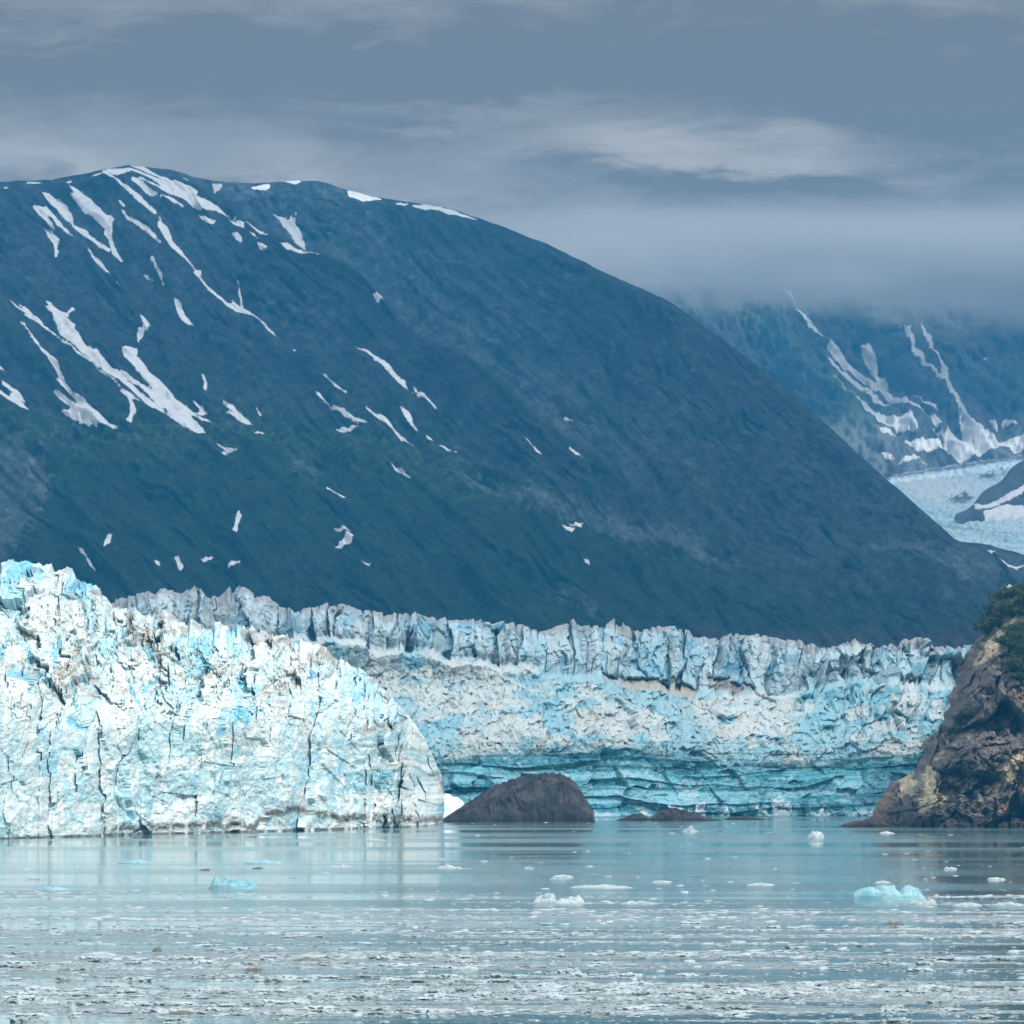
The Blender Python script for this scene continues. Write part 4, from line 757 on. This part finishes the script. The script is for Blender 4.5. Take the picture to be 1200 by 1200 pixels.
# ------------------------------------------------------------------ drifting ice
def lump(seed, n, flat, ragged):
    """irregular chunk of ice about one unit wide, floating at z = 0"""
    vs = []; 
    g = (1 + 5 ** .5) / 2
    V = np.array([(-1, g, 0), (1, g, 0), (-1, -g, 0), (1, -g, 0), (0, -1, g), (0, 1, g), (0, -1, -g), (0, 1, -g), (g, 0, -1), (g, 0, 1), (-g, 0, -1), (-g, 0, 1)], float)
    Fc = [(0,11,5),(0,5,1),(0,1,7),(0,7,10),(0,10,11),(1,5,9),(5,11,4),(11,10,2),(10,7,6),(7,1,8),(3,9,4),(3,4,2),(3,2,6),(3,6,8),(3,8,9),(4,9,5),(2,4,11),(6,2,10),(8,6,7),(9,8,1)]
    V = list(map(tuple, V / np.linalg.norm(V, axis=1)[:, None]))
    for _ in range(n):
        mid = {}; nf = []
        def mp_(i, j):
            k = (min(i, j), max(i, j))
            if k not in mid:
                p = np.array(V[i]) + np.array(V[j]); V.append(tuple(p / np.linalg.norm(p))); mid[k] = len(V) - 1
            return mid[k]
        for a, b, c in Fc:
            ab, bc, ca = mp_(a, b), mp_(b, c), mp_(c, a); nf += [(a, ab, ca), (b, bc, ab), (c, ca, bc), (ab, bc, ca)]
        Fc = nf
    P = np.array(V); r = 1 + fbm(P[:, 0] * 1.6 + seed, P[:, 1] * 1.6, P[:, 2] * 1.6, o=3, seed=seed) * ragged
    P = P * r[:, None] * 0.5; P[:, 2] = P[:, 2] * flat + 0.06 * flat + np.where(P[:, 2] > 0, fbm(P[:, 0] * 5, P[:, 1] * 5, o=2, seed=seed + 2) * .35 * flat, 0)
    return P, np.array(Fc)
def heap_berg(name, pxc, pyf, wpx, prof, depth, mat, label, cat, seed, rough=1.0, group=None, h_low=True):
    """berg built as relief over its own footprint; prof = (fraction of width, height in photo pixels)"""
    Y0 = ydist(pyf); k = Y0 / F_PX; us = np.linspace(0, 1, 90); vs = np.linspace(0, 1, 36); U, V = np.meshgrid(us, vs)
    Wd = wpx * k; X = (U - .5) * Wd; Yl = V * depth * (0.6 + .4 * np.sin(U * math.pi)) + depth * .2 * (1 - np.sin(U * math.pi))
    H = lin(U, prof) * k * (.8 if wpx < 50 and h_low else 1); shp = np.clip(1 - (2 * V - 1) ** 2, 0, 1) ** 0.45
    sc = max(Wd, 2.)
    zz = H * shp * (1 + rough * (0.35 * fbm(X / sc * 9, V * 3, o=4, seed=seed) + .22 * facet(X / sc * 6.5, V * 3, seed + 2, 1.2, 1)[0]))
    zz[0] = -.3; zz[-1] = -.3; zz[:, 0] = -.3; zz[:, -1] = -.3
    o = link_mesh(name, np.stack([X, Yl, zz], -1).reshape(-1, 3), grid_faces(*X.shape), mat, False)
    o.location = (wx(pxc, Y0), Y0, 0); tag(o, label, cat, group); return o
heap_berg('iceberg', 1044, 1055, 88, [(0, 0), (.02, 7), (.12, 12), (.22, 15), (.3, 13), (.4, 16), (.55, 17), (.64, 9), (.68, 13), (.78, 17), (.88, 13), (.94, 6), (1, 0)], 8, M_BERG, 'large turquoise iceberg with two humps at the rim of the brash ice near the headland', 'iceberg', 501, .4)
heap_berg('ice_floe', 1080, 1061, 38, [(0, 0), (.1, 5), (.3, 7), (.5, 5), (.7, 9), (.9, 7), (1, 0)], 3, M_WHITE, 'low white floe in front of the right end of the turquoise iceberg', 'ice floe', 503)
heap_berg('iceberg', 655, 1059, 62, [(0, 0), (.06, 5), (.2, 9), (.35, 11), (.42, 9), (.47, 3), (.53, 6), (.6, 4), (.68, 4), (.75, 6), (.9, 8), (.97, 4), (1, 0)], 5, M_WHITE, 'white twin-humped iceberg at the rim of the brash ice in the centre', 'iceberg', 507)
heap_berg('iceberg', 956.5, 983, 20, [(0, 0), (.1, 5), (.3, 10), (.6, 9.5), (.8, 10), (.95, 5), (1, 0)], 6, M_WHITE, 'small blocky white iceberg alone on calm water left of the headland', 'iceberg', 509, .4)
heap_berg('iceberg', 809, 975, 18, [(0, 0), (.2, 4), (.45, 8), (.7, 5), (1, 0)], 5, M_WHITE, 'small peaked white berg below the long low rock', 'iceberg', 511)
heap_berg('iceberg', 272, 1042, 60, [(0, 0), (.08, 7), (.15, 11), (.25, 8), (.4, 12), (.55, 8), (.75, 9), (.9, 6), (1, 0)], 9, M_BERG, 'pale blue ragged berg on the mirror-bright water below the sunlit glacier', 'iceberg', 513)
for i, (a, b, c, h, lab) in enumerate([(158, 1012, 42, 6, 'long pale blue floe farthest to the left on open water under the glacier'), (308, 1012, 46, 6, 'long pale blue floe below the middle of the sunlit glacier'), (62, 1044, 46, 5, 'flat blue floe near the left edge of the picture'),
        (440, 985, 26, 2, 'thin sliver of ice close to the sunlit glacier corner'), (400, 1017, 30, 4, 'low floe on the open water below the glacier corner'), (527, 1018, 30, 5, 'low floe left of the string of small ice below the big rock'),
        (620, 1018, 12, 3.5, 'small peaked floe in the middle of the string below the big rock'), (705, 1041, 74, 4, 'long thin pale floe with dark specks right of centre'), (660, 1028, 26, 3.5, 'small pale floe just up the water from the twin-humped iceberg'),
        (776, 1034, 24, 2.5, 'flat narrow white floe alone right of centre'), (892, 1038, 34, 4, 'flat bright floe left of the turquoise iceberg'), (1035, 1035, 20, 3.5, 'small white floe behind the turquoise iceberg'),
        (1114, 1019, 16, 4, 'small floe at the edge of the headland reflection'), (1168, 1031, 22, 4, 'little double floe on the dark reflection of the headland'), (1134, 1062, 36, 5, 'white floe between the turquoise iceberg and the right picture edge'),
        (1182, 1062, 40, 7, 'tallest white floe at the right picture edge beside the brash'), (1040, 977, 18, 3, 'small floe close in front of the headland foot'), (750, 1060, 42, 5, 'greenish white floe at the rim of the brash right of the twin-humped iceberg'),
        (1180, 1060, 10, 3, 'tiny chip of ice beside the tall floe at the right picture edge'), (58, 1176, 22, 7, 'grey streaked floe in the lower left corner'), (84, 1187, 12, 14, 'small upright spike of ice in the lower left corner'),
        (205, 1124, 26, 6, 'rounded blue-white floe alone on a smooth lane at the left'), (115, 1120, 44, 5, 'long white floe on a smooth lane near the left picture edge'), (112, 1108, 48, 6, 'long white floe behind the one on the smooth lane at the left'),
        (250, 1162, 26, 8, 'domed white floe in the lower left brash'), (545, 1137, 32, 8, 'domed white floe in the lower middle brash')]):
    Y0 = ydist(b); rr = random.Random(i + 3)
    heap_berg('ice_floe', a, b, c, [(0, 0), (.08, h * .45), (.25, h * rr.uniform(.5, 1)), (.4, h * rr.uniform(.4, 1)), (.55, h), (.7, h * rr.uniform(.3, .9)), (.9, h * .5), (1, 0)], max(1.2, c * Y0 / F_PX * .5), M_BERG if 'blue' in lab else M_WHITE, lab, 'ice floe', 520 + i * 4, .7)
for i, (a, b, c, h, lab) in enumerate([(1048, 1083, 26, 3, 'dark brown slab of dirty ice among the brash below the turquoise iceberg'), (212, 1189, 30, 5, 'brown dirty floe near the bottom of the picture at the left'), (360, 1126, 34, 4, 'brown gravel-covered floe on a smooth lane left of centre'),
        (184, 1115, 12, 5, 'small dark dirty lump of ice near the left edge'), (240, 1020, 14, 2.5, 'thin dark slab on the bright glacier reflection at the left'), (176, 1186, 20, 3, 'thin brown slab near the lower left corner'), (298, 1137, 22, 3.5, 'thin dark brown slab in the brash left of centre'),
        (302, 1018, 14, 2, 'thin dark slab just below the long blue floe'), (90, 1139, 14, 3, 'small dark slab in the smooth lane at the left edge'), (1134, 1100, 14, 3, 'small dark slab at the lower right on the brash')]):
    Y0 = ydist(b)
    heap_berg('dirty_floe', a, b, c, [(0, 0), (.1, h * .6), (.3, h * .8), (.6, h), (.85, h * .7), (1, 0)], max(1, c * Y0 / F_PX * .4), M_DIRTY, lab, 'ice floe', 720 + i * 4, .8)

def brash():
    rng = np.random.default_rng(77)
    # candidate pieces thrown over the water seen by the camera and a little to each side
    N = 620000; py = rng.uniform(962, 1225, N); px = np.where(np.arange(N) < 420000, rng.uniform(-260, 1460, N), 600 + rng.choice([-1, 1], N) * rng.uniform(860, 2300, N))
    Y = ydist(py); X = wx(px, Y)
    lane = lanes(X, Y); fine = fbm(X / 16, Y / 5, o=3, seed=602); far = fbm(X / 60, Y / 45, o=3, seed=603)
    rim = rimrow(X, Y)
    dens = sst(rim - Y, -30, 25) * (0.05 + 1.0 * sst(lane + 0.30 * fine, -0.08, 0.30))
    dens *= 1 - 0.35 * sst(px, 420, 60) * sst(lane, .4, .0)
    calm = sst(py, 985, 1010) * 0.010 * sst(far, -0.1, 0.5) + 0.004 + 0.04 * np.exp(-((py - 1017) / 2.5) ** 2) * sst(far, -.2, .2) + 0.04 * np.exp(-((py - 964.5) / 1.5) ** 2) * (px > 520)
    calm += 0.16 * sst(py, 1028, 1052) * sst(lane + .4 * far, 0, .3)
    dens = np.maximum(dens, calm)
    keep = (rng.random(N) < dens * 0.55) & ~((px < 522) & (py < 988))
    px, py, X, Y, coarse = px[keep], py[keep], X[keep], Y[keep], fbm(X[keep] / 60, Y[keep] / 16, o=3, seed=606); n = len(px)
    size = (0.50 + .35 * sst(coarse, -.2, .4)) * np.exp(rng.normal(-0.35, 0.70, n)) * np.where(np.abs(px - 600) > 860, 1.35, 1.0) * lin(py, [(962, 1.7), (1060, 1.15), (1200, 0.62)]); size = np.clip(size, .12, 2.1)
    inview = (px > 0) & (px < 1200) & (py < 1200)
    seen = np.where(inview, size / Y, 0); order = np.argsort(-seen); big = order[:300]; rest = order[300:]
    T = [lump(s, 1, 0.22, 0.9) for s in range(6)] + [lump(s, 0, 0.22, .5) for s in range(6, 9)]
    kinds = np.where(Y[rest] < 760, rng.integers(0, 6, len(rest)), rng.integers(6, 9, len(rest)))
    Vs, Fs, Sh, base = [], [], [], 0
    for k in range(len(T)):
        idx = rest[kinds == k]
        if not len(idx): continue
        P, Fc = T[k]; m = len(idx); a = rng.uniform(0, 6.28, m); s = size[idx]; el_ = rng.uniform(.8, 1.7, m); hz = rng.uniform(.35, 1.0, m)
        x = P[None, :, 0] * el_[:, None]; y = P[None, :, 1]; ca, sa = np.cos(a * .35)[:, None], np.sin(a * .35)[:, None]
        V = np.stack([X[idx][:, None] + (x * ca - y * sa) * s[:, None], Y[idx][:, None] + (x * sa + y * ca) * s[:, None], P[None, :, 2] * (s * hz)[:, None]], -1)
        sh = np.clip(rng.normal(.5, .28, m) + .25 * (s > 1), 0, 1); Sh.append(np.repeat(sh, len(P)))
        Vs.append(V.reshape(-1, 3)); Fs.append((Fc[None] + (base + np.arange(m)[:, None, None] * len(P))).reshape(-1, 3)); base += m * len(P)
    o = link_mesh('brash_ice', np.concatenate(Vs), np.concatenate(Fs), M_FLOE, False, {'shade': ('FLOAT', np.concatenate(Sh))}); tag(o, kind='stuff')
    prot = []
    for s in range(10):
        P, Fc = lump(40 + s, 3, 0.25, 0.6)
        P[:, 2] += np.where(P[:, 2] > 0, np.abs(facet(P[:, 0] * 4, P[:, 1] * 4, 640 + s, 1, 1)[0]) * 0.03, 0)
        prot.append((P, Fc))
    firsts = {}; rnd = random.Random(9)
    for j, i in enumerate(big):
        k = rnd.randrange(10)
        if k not in firsts: o = link_mesh('ice_chunk', prot[k][0], prot[k][1], M_CHUNK, False); firsts[k] = o
        else: o = firsts[k].copy(); COL.objects.link(o)
        s = float(size[i]); o.location = (X[i], Y[i], 0); o.rotation_euler = (0, 0, rnd.uniform(-.5, .5) + math.pi * rnd.randrange(2)); o.scale = (s * rnd.uniform(1, 1.7), s, s * rnd.uniform(.55, 1.4))
        tag(o, 'small pale chunk of ice adrift in the loose brash on the near water', 'ice chunk', 'ice chunks adrift in the brash')
    print('brash pieces', n)
brash()

# ------------------------------------------------------------------ air
def haze():
    m = bpy.data.materials.new('haze_air'); m.use_nodes = True; t = NT(m.node_tree)
    for n in list(t.n): t.n.remove(n)
    v = t.new('ShaderNodeVolumePrincipled'); o = t.new('ShaderNodeOutputMaterial'); t.l.new(v.outputs[0], o.inputs['Volume'])
    v.inputs['Color'].default_value = (0.05, 0.43, 0.86, 1); v.inputs['Density'].default_value = 5.0e-5; v.inputs['Anisotropy'].default_value = -0.1
    m.cycles.homogeneous_volume = True
    x0, x1, y0, y1, z0, z1 = -4700, 4700, -1200, 12600, -9, 1200
    vs = [(x, y, z) for z in (z0, z1) for y in (y0, y1) for x in (x0, x1)]
    f = [(0, 2, 3, 1), (4, 5, 7, 6), (0, 1, 5, 4), (2, 6, 7, 3), (0, 4, 6, 2), (1, 3, 7, 5)]
    tag(link_mesh('haze', vs, f, m, False), kind='stuff')
haze()

def cloud_deck():
    """the broken cloud overhead whose shade lies on the mountains, the far ice and the headland"""
    m = bpy.data.materials.new('cloud'); m.use_nodes = True; t = NT(m.node_tree)
    for n in list(t.n): t.n.remove(n)
    tr = t.new('ShaderNodeBsdfTransparent'); tl = t.new('ShaderNodeBsdfTranslucent'); tl.inputs[0].default_value = (.9, .9, .92, 1)
    mx = t.new('ShaderNodeMixShader'); mx.inputs[0].default_value = 0.4; t.l.new(tr.outputs[0], mx.inputs[1]); t.l.new(tl.outputs[0], mx.inputs[2])
    o = t.new('ShaderNodeOutputMaterial'); t.l.new(mx.outputs[0], o.inputs[0])
    us = np.linspace(0, 1, 150); vs = np.linspace(0, 1, 90); U, V = np.meshgrid(us, vs)
    X = -4000 + 9000 * U; near = lin(X[0], [(-4000, 700), (0, 880), (900, 970), (5000, 950)]) + fbm(X[0] / 300, X[0] * 0, o=3, seed=700) * 40
    Y = near[None] + (7800 - near[None]) * V
    edge = np.minimum(np.minimum(U, 1 - U) * 12, np.minimum(V, 1 - V) * 10); th = np.sqrt(np.clip(edge, 0, 1))
    zt = 1420 + th * (120 + 70 * fbm(X / 700, Y / 700, o=4, seed=701)); zb = 1420 - th * (70 + 25 * fbm(X / 500, Y / 500, o=4, seed=702))
    n = X.size; v = np.concatenate([np.stack([X, Y, zt], -1).reshape(-1, 3), np.stack([X, Y, zb], -1).reshape(-1, 3)])
    f = grid_faces(*X.shape); tag(link_mesh('cloud', v, np.concatenate([f, f[:, ::-1] + n]), m, True), kind='structure')
cloud_deck()
def summit_cloud(name, loc, size, dens, seed, sx, low, wisp, off=0.0):
    """soft cloud lying on a summit, a real volume in a closed box"""
    m = bpy.data.materials.new(name); m.use_nodes = True; t = NT(m.node_tree)
    for n in list(t.n): t.n.remove(n)
    v = t.new('ShaderNodeVolumePrincipled'); o = t.new('ShaderNodeOutputMaterial'); t.l.new(v.outputs[0], o.inputs['Volume'])
    v.inputs['Color'].default_value = (0.72, 0.71, 0.69, 1)
    tc = t.new('ShaderNodeTexCoord'); sp = t.new('ShaderNodeSeparateXYZ'); t.l.new(tc.outputs['Object'], sp.inputs[0])
    g = t.new('ShaderNodeNewGeometry')
    n = t.noise(t.mapping(tc.outputs['Object'], sx, loc=(seed, 0, 0)), 1.0, 6, 0.62)
    base = t.math('ADD', sp.outputs[2], t.math('MULTIPLY', t.math('SUBTRACT', n, 0.5), wisp))
    base = t.math('ADD', base, t.math('MULTIPLY', sp.outputs[0], low))
    d = t.ss(t.math('ADD', base, off), -0.3, 0.5)
    fx = t.ss(t.math('ABSOLUTE', sp.outputs[0]), 0.98, 0.6); fy = t.ss(t.math('ABSOLUTE', sp.outputs[1]), 0.98, 0.5); fz = t.ss(sp.outputs[2], 1.0, 0.35)
    d = t.math('MULTIPLY', t.math('MULTIPLY', d, fx), t.math('MULTIPLY', fy, fz))
    t.l.new(t.math('MULTIPLY', d, dens), v.inputs['Density'])
    vs = [(x, y, z) for z in (-1, 1) for y in (-1, 1) for x in (-1, 1)]
    f = [(0, 2, 3, 1), (4, 5, 7, 6), (0, 1, 5, 4), (2, 6, 7, 3), (0, 4, 6, 2), (1, 3, 7, 5)]
    ob = link_mesh(name, vs, f, m, False); ob.location = loc; ob.scale = size; tag(ob, kind='stuff')
summit_cloud('summit_cloud', (1150, 9750, 975), (1500, 700, 145), 0.008, 2, (9, 3, 2.4), 0.9, 2.1, 0.27)
summit_cloud('summit_cloud', (-640, 7800, 985), (380, 330, 60), 0.003, 5, (4, 2, 1.5), 0.0, 1.2, -0.1)
